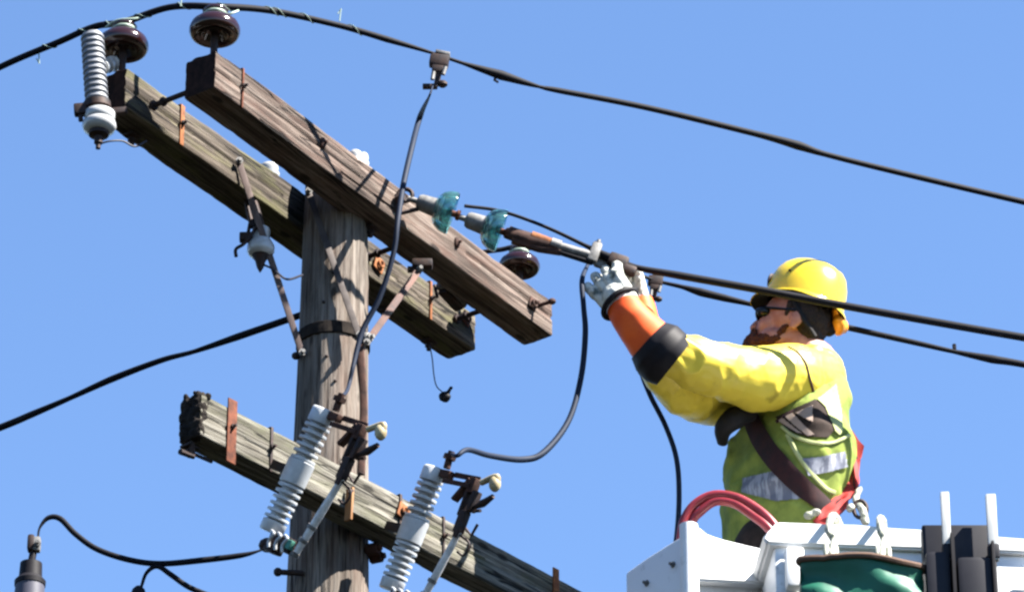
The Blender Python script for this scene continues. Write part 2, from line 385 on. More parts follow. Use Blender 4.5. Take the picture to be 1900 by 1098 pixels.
# cleat under the left tip of the lowest arm
b = MB(); x, z, p = face('C', 372, 840)
b.tube([aw('C', x + .01, .05, 0), aw('C', x + .015, .05, -.05), aw('C', x - .04, .05, -.055)], .010, 8)
b.tube([aw('C', x + .015, .05, -.04), aw('C', x + .10, .05, -.035)], .006, 8); part('cleat', b, M_steel, armC)
# burnt cap on the left tip of the lowest arm
b = MB()
for i in range(150):
    b.ball(aw('C', .006 + random.uniform(-.006, .022), random.uniform(.006, .088), random.uniform(.008, .145)), random.uniform(.012, .017), seg=8)
for i in range(16): b.ball(aw('C', random.uniform(-.008, .055), random.uniform(.002, .093), .150 + random.uniform(-.006, .008)), random.uniform(.008, .014), seg=8)
part('charred_tip', blended(b, .004, 4, .6, lambda c: noise.noise(c * 90) * .004), M_char, armC, label='blackened crumbling end of the arm')
# rusty nameplates / eye hardware
for key, px, py, s, mt in (('B', 700, 492, .05, M_orust), ('C', 745, 950, .05, M_orust), ('B', 862, 592, .045, M_rust), ('A', 985, 565, .040, M_drust)):
    x, z, p = face(key, px, py); A = ARM[key]; b = MB()
    b.box(Matrix.Translation((x, -.008, min(max(z, .04), .11))) @ Matrix.Rotation(R(18), 4, 'Y'), s, .006, s * 1.1, .002)
    b.tube([Vector((x + .012 * math.cos(t), -.018, min(max(z, .04), .11) + .012 * math.sin(t))) for t in [k * math.pi / 6 for k in range(13)]], .005, 8)
    part('hanger_plate', b, mt, A['o'], local=True)
# spacer bolts between the two top arms
def spacer(pxa, pya, pxb, pyb):
    xa, za, pa = face('A', pxa, pya); A = ARM['A']; p0 = aw('A', xa, A['w'] - .01, .05); 
    Bm = ARM['B']; rel = p0 - Bm['a']; xb = rel.dot(Bm['d']); p1 = aw('B', xb, -.01, .05)
    b = MB(); b.tube([p0, p1], .009, 10); ax = (p0 - p1).normalized()
    nut(b, p1 + ax * .01, ax, .018, .012); nut(b, p1 + ax * .05, ax, .016, .012)
    part('spacer_bolt', b, M_steel, armA)
spacer(412, 130, 0, 0); spacer(960, 560, 0, 0); spacer(800, 430, 0, 0)
b = MB(); x, z, p = face('A', 990, 565); nut(b, p, ARM['A']['n'], .016, .014)
b.tube([p + Vector((0, 0, -.01)), p + ARM['A']['n'] * .075 + Vector((0, 0, -.012))], .007, 8)
b.ball(p + ARM['A']['n'] * .078 + Vector((0, 0, -.012)), (.015, .012, .012), seg=10); part('eye_bolt', b, M_drust, armA)

# ------------------------------------------------------------------ steel braces
def brace(p0, p1, label, mt, w_=.03, bend=None):
    o = thing('crossarm_brace', label, 'brace', tuple(p1), None, 'flat steel braces')
    pts = [p0] + ([bend] if bend else []) + [p1]; b = MB()
    nrm = Vector((.3, -1, -.1)).normalized()
    for a, c in zip(pts, pts[1:]):
        z = (c - a).normalized(); x = z.cross(nrm).normalized(); y = z.cross(x)
        M = Matrix((x, y, z)).transposed().to_4x4(); M.translation = (a + c) / 2
        b.box(M, w_, .006, (c - a).length, .0015)
    part('bar', b, mt, o)
    for q in (p0, p1): b = MB(); nut(b, q + nrm * .003, nrm, .013, .009); part('bolt', b, M_galv, o)
    return o
x, z, p = face('B', 443, 300, .012)
brace(p, on_pole(560, 655, .015), 'slim steel brace from the greenish far crossarm down to the left side of the pole', M_brace, .022)
brace(at(572, 356, -.11), at(666, 622, -.145), 'grey steel brace slanting across the front of the pole below its top', M_dbrace, .022)
pa = aw('A', face('A', 792, 478)[0], .05, -.005); pa2 = at(778, 500, pa.y - .02)
brace(pa2, on_pole(680, 636, .02), 'reddish steel brace from the nearer top crossarm down to the right side of the pole', M_rbrace, .024)
b = MB(); b.box(Matrix.Translation(pa2 + Vector((.01, 0, .02))), .07, .04, .03, .006); b.tube([pa2, pa2 + Vector((-.04, 0, .0))], .012, 8)
part('brace_clip', b, M_steel, armA)

# pole hardware near the brace foot
b = MB(); p = on_pole(680, 628, .012); b.ball(p, (.020, .018, .024), seg=12); nut(b, p, Vector((.8, -.6, 0)), .014, .02); part('anchor_bolt', b, M_galv, pole)
b = MB(); pts = [on_pole(x_, y_, .008) for x_, y_ in ((668, 640), (672, 700), (675, 760), (672, 830), (670, 880))]
b.tube(smooth(pts, 4), .013, 8, flat=.5); part('rusty_conduit', b, M_drust, pole)
b = MB(); p = on_pole(556, 660, .006); b.ball(p + Vector((-.012, 0, 0)), (.016, .012, .014), seg=10); part('side_bolt', b, M_steel, pole)
b = MB()
for px, py in ((693, 1020), (700, 1035)): nut(b, on_pole(px - 12, py, .004), Vector((.9, -.4, 0)), .02, .04)
part('through_bolt', b, M_drust, pole)
b = MB(); p = on_pole(562, 1063, .004); b.tube([p, p + Vector((-.08, -.02, -.005))], .010, 8); b.ball(p + Vector((-.08, -.02, -.005)), .015, seg=10); part('through_bolt', b, M_steel, pole)

# ------------------------------------------------------------------ insulators
def bell_insulator(base, s, label, wire_dir):
    """brown pin insulator: pin, skirted bell, grooved head with pale tie"""
    o = thing('pin_insulator', label, 'insulator', tuple(base), None, 'brown porcelain pin insulators')
    M = Matrix.Translation(base)
    b = MB(); b.lathe([(.012, -.01), (.012, .11), (.020, .12), (.020, .13)], M, 14); b.lathe([(.028, -.002), (.028, .008)], M, 6); part('pin', b, M_steel, o)
    z0 = .092 / s; P = [(.018, z0 + .030), (.034, z0 + .024), (.040, z0 + .006), (.046, z0 + .004), (.050, z0 + .014), (.060, z0 + .006), (.070, z0 + .002), (.079, z0 + .008), (.084, z0 + .020), (.084, z0 + .032), (.078, z0 + .048), (.064, z0 + .062), (.048, z0 + .071), (.039, z0 + .076),
        (.034, z0 + .080), (.034, z0 + .088), (.041, z0 + .092), (.043, z0 + .100), (.038, z0 + .107), (.02, z0 + .111), (.001, z0 + .112)]
    b = MB(); b.lathe([(r * s, z * s) for r, z in P], M, 40); part('bell', b, M_brown, o, sharp=60)
    b = MB(); b.tube([base + Vector((.037 * s * math.cos(t), .037 * s * math.sin(t), (z0 + .085) * s)) for t in [k * math.pi / 12 for k in range(25)]], .006, 8)
    part('tie_ring', b, M_frayed, o)
    return o, base + Vector((0, 0, (z0 + .114) * s))
basA = aw('A', .045, .046, ARM['A']['h']); basB = aw('B', .03, .046, ARM['B']['h'])
insA, topA = bell_insulator(basA, 1.0, 'brown bell insulator highest in the picture, on the near arm left end', None)
insB, topB = bell_insulator(basB, 1.0, 'brown bell insulator beside the grey ribbed arrester, on the far arm left end', None)
xr, zr, pr = face('A', 994, 560); basC = aw('A', xr, .07, ARM['A']['h'])
insC, topC = bell_insulator(basC, .88, 'brown bell insulator under the rusty strain clamp, near the right end of the near arm', None)
print('insulator tops', [tuple(round(c, 3) for c in v) for v in (topA, topB, topC)])

def ribbed(mb, M, z0, z1, n, rc, rs, seg=26):
    """cylinder with n sheds between z0 and z1"""
    prof = [(rc, z0)]; st = (z1 - z0) / n
    for i in range(n):
        z = z0 + st * i; prof += [(rc, z + st * .10), (rs * .99, z + st * .22), (rs, z + st * .34), (rs * .97, z + st * .62), (rc, z + st * .74)]
    prof.append((rc, z1)); mb.lathe(prof, M, seg)
def frame(o, z, x):
    z = z.normalized(); x = (x - z * x.dot(z)).normalized(); y = z.cross(x)
    M = Matrix((x, y, z)).transposed().to_4x4(); M.translation = o; return M

# grey ribbed arrester on the far arm's left end
yB = basB.y
p0 = at(180, 196, yB - .09); p1 = at(171, 66, yB - .09)
# keep it upright in space, only slightly leaning
p1 = p0 + Vector((p1.x - p0.x, 0, (at(171, 66, yB - .09) - p0).z))
arr = thing('surge_arrester', 'grey ribbed arrester with white bell below, at the upper left crossarm tip', 'arrester', tuple(p0))
M = frame(p0, p1 - p0, Vector((1, 0, 0))); H = (p1 - p0).length
b = MB(); ribbed(b, M, .012, H, 12, .034, .039); part('ribbed_body', b, M_dgray, arr, sharp=60)
b = MB(); b.lathe([(.038, -.02), (.045, -.015), (.045, .008), (.03, .014)], M, 20); b.box(M @ Matrix.Translation((-.05, -.01, -.018)), .05, .03, .04, .006)
b.box(M @ Matrix.Translation((.05, .03, -.01)), .09, .02, .022, .004); b.tube([M @ Vector((-.055, -.01, -.02)), M @ Vector((-.055, -.01, -.06))], .008, 8)
part('clamp', b, M_steel, arr)
b = MB(); Md = Matrix.Translation(M @ Vector((.008, 0, -.025)))
b.lathe([(.042, 0), (.050, -.006), (.050, -.028), (.045, -.034), (.053, -.042), (.056, -.055), (.050, -.070), (.030, -.078), (.012, -.080)], Md, 28); part('bell', b, M_white, arr, sharp=60)
b = MB(); b.lathe([(.033, -.070), (.033, -.090), (.014, -.096), (.014, -.12), (.008, -.125), (.008, -.14)], Md, 16); part('cap', b, M_steel, arr)
b = MB(); pw = Md @ Vector((.01, 0, -.12)); b.tube(smooth([pw] + path([(205, 262), (228, 262), (250, 272), (272, 262)], pw.y, pw.y + .05), 6), .0035, 6); part('lead', b, M_strand, arr)
b = MB(); Mn = frame(at(178, 128, yB - .055), at(232, 112, yB + .05) - at(178, 128, yB - .055), Vector((0, 0, 1))); ribbed(b, Mn, 0, .115, 4, .018, .027, 18); part('side_bushing', b, M_white, arr, sharp=60)

# arrester under the far arm, left of the pole
xq, zq, pq = face('B', 478, 400); pq = aw('B', xq, .03, -.0)
a2 = thing('surge_arrester', 'small grey porcelain arrester hanging below the far arm, left of the pole', 'arrester', tuple(pq))
ctr = at(484, 455, pq.y - .02); Mq = Matrix.Translation(ctr)
b = MB(); b.lathe([(.026, .065), (.030, .06), (.030, .02), (.036, .015), (.046, -.005), (.046, -.025), (.038, -.038), (.012, -.045)], Mq, 24); part('porcelain', b, M_white, a2, sharp=60)
b = MB(); b.lathe([(.030, -.040), (.026, -.048), (.018, -.060), (.012, -.085), (.002, -.105)], Mq, 20); b.box(Matrix.Translation(ctr + Vector((-.05, 0, .03))), .045, .03, .03, .005)
b.tube([ctr + Vector((-.03, 0, .07)), pq + Vector((-.02, 0, .02))], .010, 8); b.tube([ctr + Vector((.0, 0, .06)), pq + Vector((0, 0, .02))], .016, 8)
b.tube(smooth(path([(478, 418), (455, 450), (438, 462), (438, 476)], pq.y - .05, pq.y - .05), 6), .006, 8)
b.tube([ctr + Vector((-.045, 0, .03)), ctr + Vector((-.04, 0, .08)), ctr + Vector((0, 0, .08))], .007, 8); part('bracket', b, M_steel, a2)
b = MB(); b.tube(smooth([ctr + Vector((.0, 0, -.07))] + path([(508, 500), (532, 518), (562, 510)], ctr.y, ctr.y + .05), 6), .004, 6); part('lead', b, M_strand, a2)

# white porcelain tops peeping over the arms
def post_cap(px, py, Y, s, label, lathe_s=1.0):
    c = at(px, py, Y); o = thing('post_insulator', label, 'insulator', tuple(c + Vector((0, 0, -.08))), None, 'white porcelain knobs behind the arms')
    b = MB(); b.lathe([(.016 * s, -.09), (.016 * s, -.03), (.032 * s, -.026), (.034 * s, -.014), (.026 * s, -.008), (.030 * s, .004), (.028 * s, .016), (.018 * s, .024), (.002, .027)], Matrix.Translation(c), 22); part('knob', b, M_white, o, sharp=60)
    b = MB(); b.lathe([(.007, -.11), (.007, -.08)], Matrix.Translation(c), 8); part('pin', b, M_steel, o)
xk, _, pk = face('B', 500, 330); post_cap(499, 316, aw('B', xk, .11, 0).y, 1.1, 'white porcelain knob peeping over the greenish far arm')
xk, _, pk = face('A', 660, 310); post_cap(659, 292, aw('A', xk, .11, 0).y, .8, 'left of two small white knobs peeping over the near arm')
xk, _, pk = face('A', 672, 310); post_cap(674, 296, aw('A', xk, .115, 0).y, .6, 'right of two small white knobs peeping over the near arm')

# grey plastic hood between the two top arms
c = at(838, 547, .50); o = thing('bird_guard', 'grey plastic guard half hidden between the two top crossarms', 'guard', tuple(c))
b = MB(); Mg = Matrix.Translation(c) @ Matrix.Rotation(R(56), 4, 'Z') @ Matrix.Rotation(R(12), 4, 'Y')
b.box(Mg, .14, .045, .030, .012); part('hood', b, M_galv, o); b = MB(); b.box(Mg @ Matrix.Translation((0, 0, -.022)), .11, .035, .02, .005); b.tube([c + Vector((-.05, 0, -.01)), c + Vector((-.06, 0, .04))], .006, 8); part('pad', b, M_steel, o)

# ------------------------------------------------------------------ fuse cutouts
def cutout(ctr_px, out, tilt, label):
    _, _, c = face('C', *ctr_px, out)
    n = ARM['C']['n']; ax = (Vector((0, 0, 1)) * math.cos(tilt) + n * math.sin(tilt)); xo = (n * math.cos(tilt) - Vector((0, 0, 1)) * math.sin(tilt))
    M = frame(c, ax, xo); o = thing('fuse_cutout', label, 'fuse cutout', tuple(c), None, 'porcelain fuse cutouts on the lowest arm')
    rc, rs = .026, .042
    b = MB(); ribbed(b, M, .036, .17, 6, rc, rs); b.lathe([(rc, .168), (.040, .172), (.040, .214), (.036, .219), (.01, .220)], M, 26)
    ribbed(b, M, -.165, -.036, 6, rc, rs); b.lathe([(.01, -.205), (.036, -.204), (.040, -.200), (.040, -.168), (rc, -.163)], M, 26)
    part('ribbed_porcelain', b, M_gray, o, sharp=60)
    b = MB(); b.lathe([(.036, -.042), (.043, -.037), (.044, .037), (.036, .042)], M, 28); part('clamp_sleeve', b, M_gray, o)
    b = MB(); # bracket back to the arm
    b.box(M @ Matrix.Translation((-.075, .0, .0)), .09, .03, .03, .004); part('bracket', b, M_steel, o)
    # upper contact
    b = MB(); b.box(M @ Matrix.Translation((.060, 0, .205)), .05, .028, .026, .005); b.box(M @ Matrix.Translation((.145, .012, .212)), .12, .006, .018, .001); b.box(M @ Matrix.Translation((.135, -.016, .180)), .13, .006, .016, .001)
    b.tube([M @ Vector((.05, 0, .225)), M @ Vector((.045, 0, .262))], .012, 10); nut(b, M @ Vector((.045, 0, .255)), ax, .022, .016); b.box(M @ Matrix.Translation((.16, .0, .165)) @ Matrix.Rotation(R(30), 4, 'Y'), .014, .028, .09, .003)
    b.box(M @ Matrix.Translation((.20, 0, .185)), .03, .03, .05, .005)
    part('upper_contact', b, M_drust, o, sharp=40)
    b = MB(); b.box(M @ Matrix.Translation((.207, 0, .062)), .030, .030, .075, .006); b.box(M @ Matrix.Translation((.190, 0, .13)), .012, .026, .10, .003); b.box(M @ Matrix.Translation((.228, 0, .135)), .016, .034, .07, .004); b.tube([M @ Vector((.17, .02, .10)), M @ Vector((.25, .02, .115))], .006, 8); b.box(M @ Matrix.Translation((.222, -.02, .03)), .02, .008, .05, .002)
    b.tube([M @ Vector((.21, .02, .05)), M @ Vector((.25, .02, .03)), M @ Vector((.26, .02, .07))], .005, 6); b.tube(smooth([M @ Vector((.22, 0, .02)), M @ Vector((.265, .01, .0)), M @ Vector((.26, .01, -.04)), M @ Vector((.235, 0, -.035))], 5), .004, 6)
    part('latch', b, M_steel, o, sharp=40)
    # pull ring / hook with cream eye
    b = MB(); b.tube(smooth([M @ Vector((.23, 0, .20)), M @ Vector((.29, 0, .23)), M @ Vector((.30, 0, .19))], 5), .010, 10); b.ball(M @ Vector((.292, 0, .205)), (.020, .020, .028), seg=14); part('pull_eye', b, M_cream, o)
    b = MB(); b.tube(smooth([M @ Vector((.232, 0, .115)), M @ Vector((.27, 0, .135)), M @ Vector((.305, 0, .165))], 5), [.006, .013, .008], 10); part('hook', b, M_steel, o)
    # fuse tube
    b = MB(); b.tube([M @ Vector((.212, 0, .03)), M @ Vector((.185, 0, -.10)), M @ Vector((.155, 0, -.235))], [.010, .013, .011], 14); part('fuse_tube', b, M_tube, o)
    b = MB()
    for t in (-.01, -.06, -.11): b.lathe([(.0155, t - .006), (.0155, t + .006)], frame(M @ Vector((.175, 0, -.135)), M.to_3x3() @ Vector((.03, 0, .13)), xo), 14)
    part('tube_ferrules', b, M_galv, o)
    # lower hinge
    b = MB(); b.box(M @ Matrix.Translation((.07, 0, -.215)), .10, .035, .03, .006); b.box(M @ Matrix.Translation((.045, 0, -.245)), .05, .05, .04, .008); b.ball(M @ Vector((.01, 0, -.245)), (.028, .03, .022), seg=12)
    b.box(M @ Matrix.Translation((.125, .0, -.235)), .03, .05, .03, .005); part('lower_hinge', b, M_steel, o, sharp=40)
    b = MB()
    for q in (.035, .070, .105):
        b.tube(smooth([M @ Vector((q, -.028, -.20)), M @ Vector((q + .020, -.032, -.207)), M @ Vector((q + .012, -.032, -.232)), M @ Vector((q + .02, -.028, -.252))], 5), .0055, 8)
    part('spring_clips', b, M_white, o)
    b = MB(); b.box(M @ Matrix.Translation((.135, -.02, -.222)), .025, .02, .03, .004); part('corroded_lug', b, M_teal, o)
    return o, M
cut1, MC1 = cutout((551, 877), .13, R(32), 'grey ribbed fuse cutout standing in front of the pole on the lowest arm')
cut2, MC2 = cutout((765, 985), .13, R(27), 'grey ribbed fuse cutout right of the pole with a cable looping from its top')
# tan tag in front of the pole
c = face('C', 648, 935, .02)[2]; b = MB(); b.box(Matrix.Translation(c) @ Matrix.Rotation(R(-42), 4, 'Z') @ Matrix.Rotation(R(3), 4, 'Y'), .030, .010, .115, .003)
o = thing('wooden_tag', 'short tan wooden strip nailed upright on the lowest arm beside the fuse tube', 'tag', tuple(c)); part('strip', b, M_tan, o)
b = MB(); nut(b, c + Vector((.002, -.008, .04)), Vector((.6, -.8, 0)), .009, .004); part('nail', b, M_steel, o)

# ------------------------------------------------------------------ strain string with glass discs
x0, z0, pS = face('A', 738, 372, .01)
YS0 = pS.y; wY = lambda px: YS0 + (px - 738) / 550 * .13      # depth of conductor 2 along its run
st = thing('strain_insulator_string', 'dead-end string of two green glass discs and a rusty clamp on the near arm', 'insulator string', tuple(pS))
s0 = at(752, 362, wY(752)); s1 = at(1092, 478, wY(1092)); ax = (s1 - s0); LS = ax.length; ax.normalize()
def onstr(px, py): return at(px, py, wY(px))
b = MB(); nut(b, pS, ARM['A']['n'], .022, .018); b.tube([pS, s0], .012, 10)
ring = [s0 + Vector((.024 * math.cos(t), 0, .024 * math.sin(t))) for t in [k * math.pi / 8 for k in range(17)]]; b.tube(ring, .008, 8)
b.tube([onstr(738, 385), onstr(745, 395), onstr(775, 388)], .008, 8); part('shackle', b, M_steel, st)
def disc(px, py):
    c = onstr(px, py); M = frame(c, ax, Vector((0, 0, 1)))
    b = MB(); b.lathe([(.010, -.125), (.010, -.095), (.024, -.090), (.029, -.08), (.032, -.035), (.034, -.015)], M, 22); part('metal_cap', b, M_galv, st)
    P = [(.030, -.030), (.044, -.026), (.060, -.014), (.071, .006), (.075, .030), (.073, .036), (.068, .026), (.058, .002), (.044, -.006), (.040, .016), (.034, -.004), (.020, -.010)]
    b = MB(); b.lathe([(r, z) for r, z in P], M, 40); part('glass_disc', b, M_glass, st, sharp=70)
    b = MB(); b.lathe([(.011, .0), (.011, .045), (.018, .05), (.018, .06)], M, 12); part('link_pin', b, M_rust, st)
disc(822, 390); disc(912, 423)
b = MB(); c0, c1 = onstr(938, 432), onstr(1035, 458)
b.tube([c0, onstr(958, 437), onstr(985, 446), c1], [.020, .026, .028, .024], 12, flat=.75); b.tube([onstr(945, 425), onstr(975, 436)], .012, 8); b.tube([onstr(950, 446), onstr(1000, 462), onstr(1040, 468)], .013, 8); part('strain_clamp', b, M_drust, st)
b = MB(); b.tube([onstr(985, 440), onstr(1028, 454)], [.022, .019], 14); part('rusty_ferrule', b, M_orust, st)
b = MB(); b.tube([onstr(1022, 452), onstr(1040, 458)], .022, 14); b.tube([onstr(1035, 457), onstr(1100, 476)], .017, 12); part('clamp_sleeve', b, M_galv, st)
b = MB(); b.tube([onstr(1040, 468), onstr(1100, 487)], .011, 10); part('keeper', b, M_blk, st)

# connector where the hands work
cc = onstr(1103, 470); o = thing('parallel_clamp', 'bolted grey metal clamp on the conductor just above the worker\'s white glove', 'clamp', tuple(cc))
b = MB(); Mx = frame(cc, ax, Vector((0, 0, 1))); b.box(Mx, .075, .035, .035, .008); b.box(Mx @ Matrix.Translation((-.01, -.02, .035)), .05, .02, .05, .006); nut(b, Mx @ Vector((.03, 0, 0)), Mx.to_3x3() @ Vector((1, 0, 0)), .014, .014)
nut(b, Mx @ Vector((0, -.03, .04)), Mx.to_3x3() @ Vector((0, -1, 0)), .014, .014); part('clamp_body', b, M_galv, o)
b = MB(); b.box(Mx @ Matrix.Translation((0, .0, .085)), .045, .04, .07, .012); b.box(Mx @ Matrix.Translation((-.02, .0, .13)), .03, .04, .05, .01); part('clamp_jaw', b, M_steel, o)

# ------------------------------------------------------------------ conductors
def conductor(name, label, pts, rr, matl=M_cable, group='black overhead cables', k=8, ties=None, wraps=None, seg=12):
    c = smooth(pts, k); o = thing(name, label, 'cable', tuple(pts[0]), None, group)
    n = len(c); b = MB(); b.tube(c, [_lerp(rr, i / (n - 1)) for i in range(n)], seg); part('cable_run', b, matl, o)
    return o, c
wY1 = lambda px: topA.y + (px - 403) / 550 * .50
top_pts = [at(-160, 208, topB.y + .42), at(0, 125, topB.y + .25), at(110, 78, topB.y + .12), at(175, 50, topB.y + .05), topB + Vector((0, 0, .006)), at(315, 14, (topA.y + topB.y) / 2), topA + Vector((0, 0, .006)),
           at(500, 20, wY1(500)), at(630, 48, wY1(630)), at(720, 74, wY1(720)), at(800, 98, wY1(800)), at(860, 118, wY1(860)), at(930, 140, wY1(930)), at(1000, 161, wY1(1000)), at(1040, 169, wY1(1040)), at(1200, 200, wY1(1200)), at(1400, 248, wY1(1400)), at(1480, 270, wY1(1480)), at(1530, 286, wY1(1530)), at(1650, 316, wY1(1650)), at(1900, 375, wY1(1900)), at(2150, 432, wY1(2150))]
o1, c1_ = conductor('overhead_conductor', 'highest black conductor arching over the two left insulators and running off to the right', top_pts,
    [.011] * 4 + [.012, .011, .012] + [.011, .010, .011, .0055, .0065, .017, .006, .010, .0105, .011, .016, .010, .0105, .011, .011])
for i in range(6, 88):
    if 10 < i < 62 and (i % 7 == 0) or i in (57, 60, 66): 
        p = c1_[i]; t = (c1_[i + 1] - c1_[i - 1]).normalized(); u = t.cross(Vector((0, 1, 0))).normalized(); v = t.cross(u)
        b = MB(); b.tube([p + (u * math.cos(a) + v * math.sin(a)) * .0128 + t * (.014 * a - .02) for a in [k * .5 for k in range(9)]], .0018, 6); part('tie_wire', b, M_frayed, o1)
for px, py, s in ((72, 95, 1), (630, 40, -1), (335, 12, -1)):
    Yq = topB.y + .17 if px < 100 else wY1(px); p = at(px, py, Yq)
    b = MB(); b.tube([p, p + Vector((.004, 0, -.05 * s)), p + Vector((-.006, 0, -.03 * s))], .0022, 6); part('tie_wire', b, M_frayed, o1)
b = MB(); b.tube(smooth([topA + Vector((.01, 0, -.04)), topA + Vector((.05, -.02, -.035)), topA + Vector((.075, 0, -.01))], 5), .004, 8); part('tie_wire', b, M_frayed, o1); b = MB()
b.tube(smooth([topB + Vector((-.06, 0, -.015)), topB + Vector((-.02, -.035, -.01)), topB + Vector((.04, -.03, .0)), topB + Vector((.08, 0, .03))], 5), .004, 8)
part('tie_wire', b, M_frayed, o1)
b = MB(); p = at(920, 140, wY1(920)); b.tube([p, p + Vector((-.004, 0, -.02)), p + Vector((.008, 0, -.028))], .005, 6); part('loose_end', b, M_cable, o1)

w2 = [at(862, 382, wY(862) - .02), at(930, 392, wY(930)), at(1010, 420, wY(1010)), at(1085, 455, wY(1085)), at(1130, 478, wY(1130)), at(1180, 496, wY(1180)), at(1260, 511, wY(1260)), at(1400, 536, wY(1400)), at(1560, 566, wY(1560)), at(1750, 600, wY(1750)), at(1900, 626, wY(1900)), at(2150, 668, wY(2150))]
conductor('overhead_conductor', 'middle black conductor from the glass discs, passing in front of the yellow hard hat', w2, [.006, .006, .006, .007, .016, .010, .0135, .0135, .0135, .0135, .0135, .0135])
wY3 = lambda px: wY(px) + .46
w3 = [at(1100, 482, wY3(1100) - .2), at(1160, 500, wY3(1160) - .1), at(1215, 520, wY3(1215)), at(1265, 532, wY3(1265)), at(1300, 542, wY3(1300)), at(1345, 553, wY3(1345)), at(1400, 566, wY3(1400)), at(1480, 587, wY3(1480)), at(1575, 608, wY3(1575)), at(1700, 636, wY3(1700)), at(1770, 652, wY3(1770)), at(1840, 666, wY3(1840)), at(1900, 676, wY3(1900)), at(2100, 716, wY3(2100))]
o3, c3 = conductor('overhead_conductor', 'lower right conductor with lumpy splices passing behind the worker\'s head', w3, [.005, .005, .006, .008, .015, .013, .008, .011, .011, .010, .008, .015, .012, .011])
b = MB(); p = at(1771, 648, wY3(1771)); b.tube([p, p + Vector((0, 0, .02))], .007, 6); part('loose_end', b, M_cable, o3)
conductor('guy_cable', 'black cable rising from the lower left to the left side of the pole', path([(-200, 870), (0, 793), (60, 768), (130, 738), (210, 702), (300, 668), (360, 652), (440, 625), (530, 594), (600, 570)], .9, .08), [.012, .0125, .012, .009, .012, .010, .008, .0125, .012, .011])
conductor('cable_stub', 'short black cable end tied over the brown insulator below the strain clamp', [at(893, 468, topC.y), at(930, 463, topC.y), topC + Vector((0, 0, .004)), at(1030, 466, topC.y + .05)], [.008, .009, .009, .008])

def hot_clamp(px, py, Y, s, label, name='hot_line_clamp'):
    c = at(px, py, Y); o = thing(name, label, 'clamp', tuple(c), None, 'bolted hot line clamps'); b = MB()
    b.box(Matrix.Translation(c + Vector((0, 0, -.005 * s))) @ Matrix.Rotation(R(8), 4, 'Y'), .065 * s, .035 * s, .045 * s, .008 * s)
    b.box(Matrix.Translation(c + Vector((-.002, 0, -.035 * s))), .045 * s, .03 * s, .035 * s, .006 * s)
    b.tube([c + Vector((.0, 0, -.04 * s)), c + Vector((-.008 * s, 0, -.10 * s))], .010 * s, 10); b.box(Matrix.Translation(c + Vector((-.03 * s, 0, -.105 * s))), .05 * s, .02 * s, .014 * s, .003)
    b.ball(c + Vector((.012 * s, 0, -.095 * s)), (.018 * s, .016 * s, .013 * s), seg=10); part('clamp_body', b, M_steel, o)
    for q0, q1 in (((.022, -.02, -.04), (.014, -.02, -.07)), ((-.018, -.02, -.06), (-.022, -.02, -.09))): b = MB(); b.tube([c + Vector(q0) * s, c + Vector(q1) * s], .007 * s, 8); part('bright_bolt', b, M_galv, o)
    b = MB()
    b.box(Matrix.Translation(c + Vector((.012 * s, .0, .024 * s))) @ Matrix.Rotation(R(14), 4, 'Y'), .05 * s, .03 * s, .012 * s, .003 * s); part('cap_plate', b, M_galv, o); return o
hot_clamp(815, 112, wY1(815), 1.0, 'dark hot line clamp hanging on the highest conductor, feeding a cable to the pole')
hot_clamp(1216, 520, wY3(1216), .8, 'small grey clamp on the lower conductor just right of the white glove')

# jumper cables
conductor('jumper_cable', 'dark cable dropping from the hanging clamp past both upper arms to the pole', 
    [at(803, 160, wY1(803)), at(796, 180, wY1(800) - .02), at(780, 215, .05), at(765, 270, -.1), at(748, 345, -.22), at(738, 410, -.28), at(730, 470, -.27), at(705, 550, -.24), at(672, 615, -.22), at(655, 680, -.23), at(645, 722, -.28), MC1 @ Vector((.045, 0, .27))],
    [.003, .004, .010, .010, .010, .009, .009, .009, .0095, .008, .006, .006], M_jump, 'jumper cables')
conductor('jumper_cable', 'dark cable looping from the worker\'s glove down to the top of the right fuse cutout',
    [at(1092, 488, .24), at(1080, 520, .08), at(1083, 570, .06), at(1086, 620, .06), at(1078, 700, .06), at(1055, 780, .02), at(1010, 838, -.05), at(970, 852, -.1), at(910, 845, -.25), at(868, 834, -.4), at(848, 845, -.44), MC2 @ Vector((.045, 0, .275))],
    [.006, .009, .009, .010, .010, .010, .011, .011, .010, .009, .007, .006], M_jump, 'jumper cables')
conductor('jumper_cable', 'dark blue cable hanging from the black cuff down behind the white bucket corner',
    [at(1195, 640, .41), at(1188, 680, .38), at(1205, 730, .36), at(1235, 790, .36), at(1255, 850, .36), at(1260, 920, .36), at(1255, 1000, .38), at(1240, 1100, .46)],
    [.007, .008, .009, .009, .009, .009, .009, .009], M_jump, 'jumper cables')
YL = -.45
conductor('jumper_cable', 'black cable arching from the lower left bushing to the foot of the left cutout',
    [at(70, 1000, YL), at(74, 978, YL), at(90, 960, YL), at(112, 962, YL), at(140, 990, YL), at(180, 1018, YL), at(240, 1038, YL), at(300, 1045, YL), at(380, 1038, YL), at(445, 1030, YL), at(478, 1022, YL), at(500, 1012, YL), MC1 @ Vector((.0, 0, -.245))],
    [.003, .004, .008, .0095, .0095, .0095, .0095, .0095, .010, .009, .004, .004, .005], M_cable, 'jumper cables')
conductor('jumper_cable', 'short black branch cable curving down to a small terminal at the bottom edge', [at(262, 1088, YL), at(272, 1062, YL), at(292, 1050, YL), at(318, 1066, YL), at(350, 1088, YL), at(400, 1110, YL), at(480, 1150, YL)], [.005, .006, .008, .009, .009, .009, .009], M_cable, 'jumper cables')

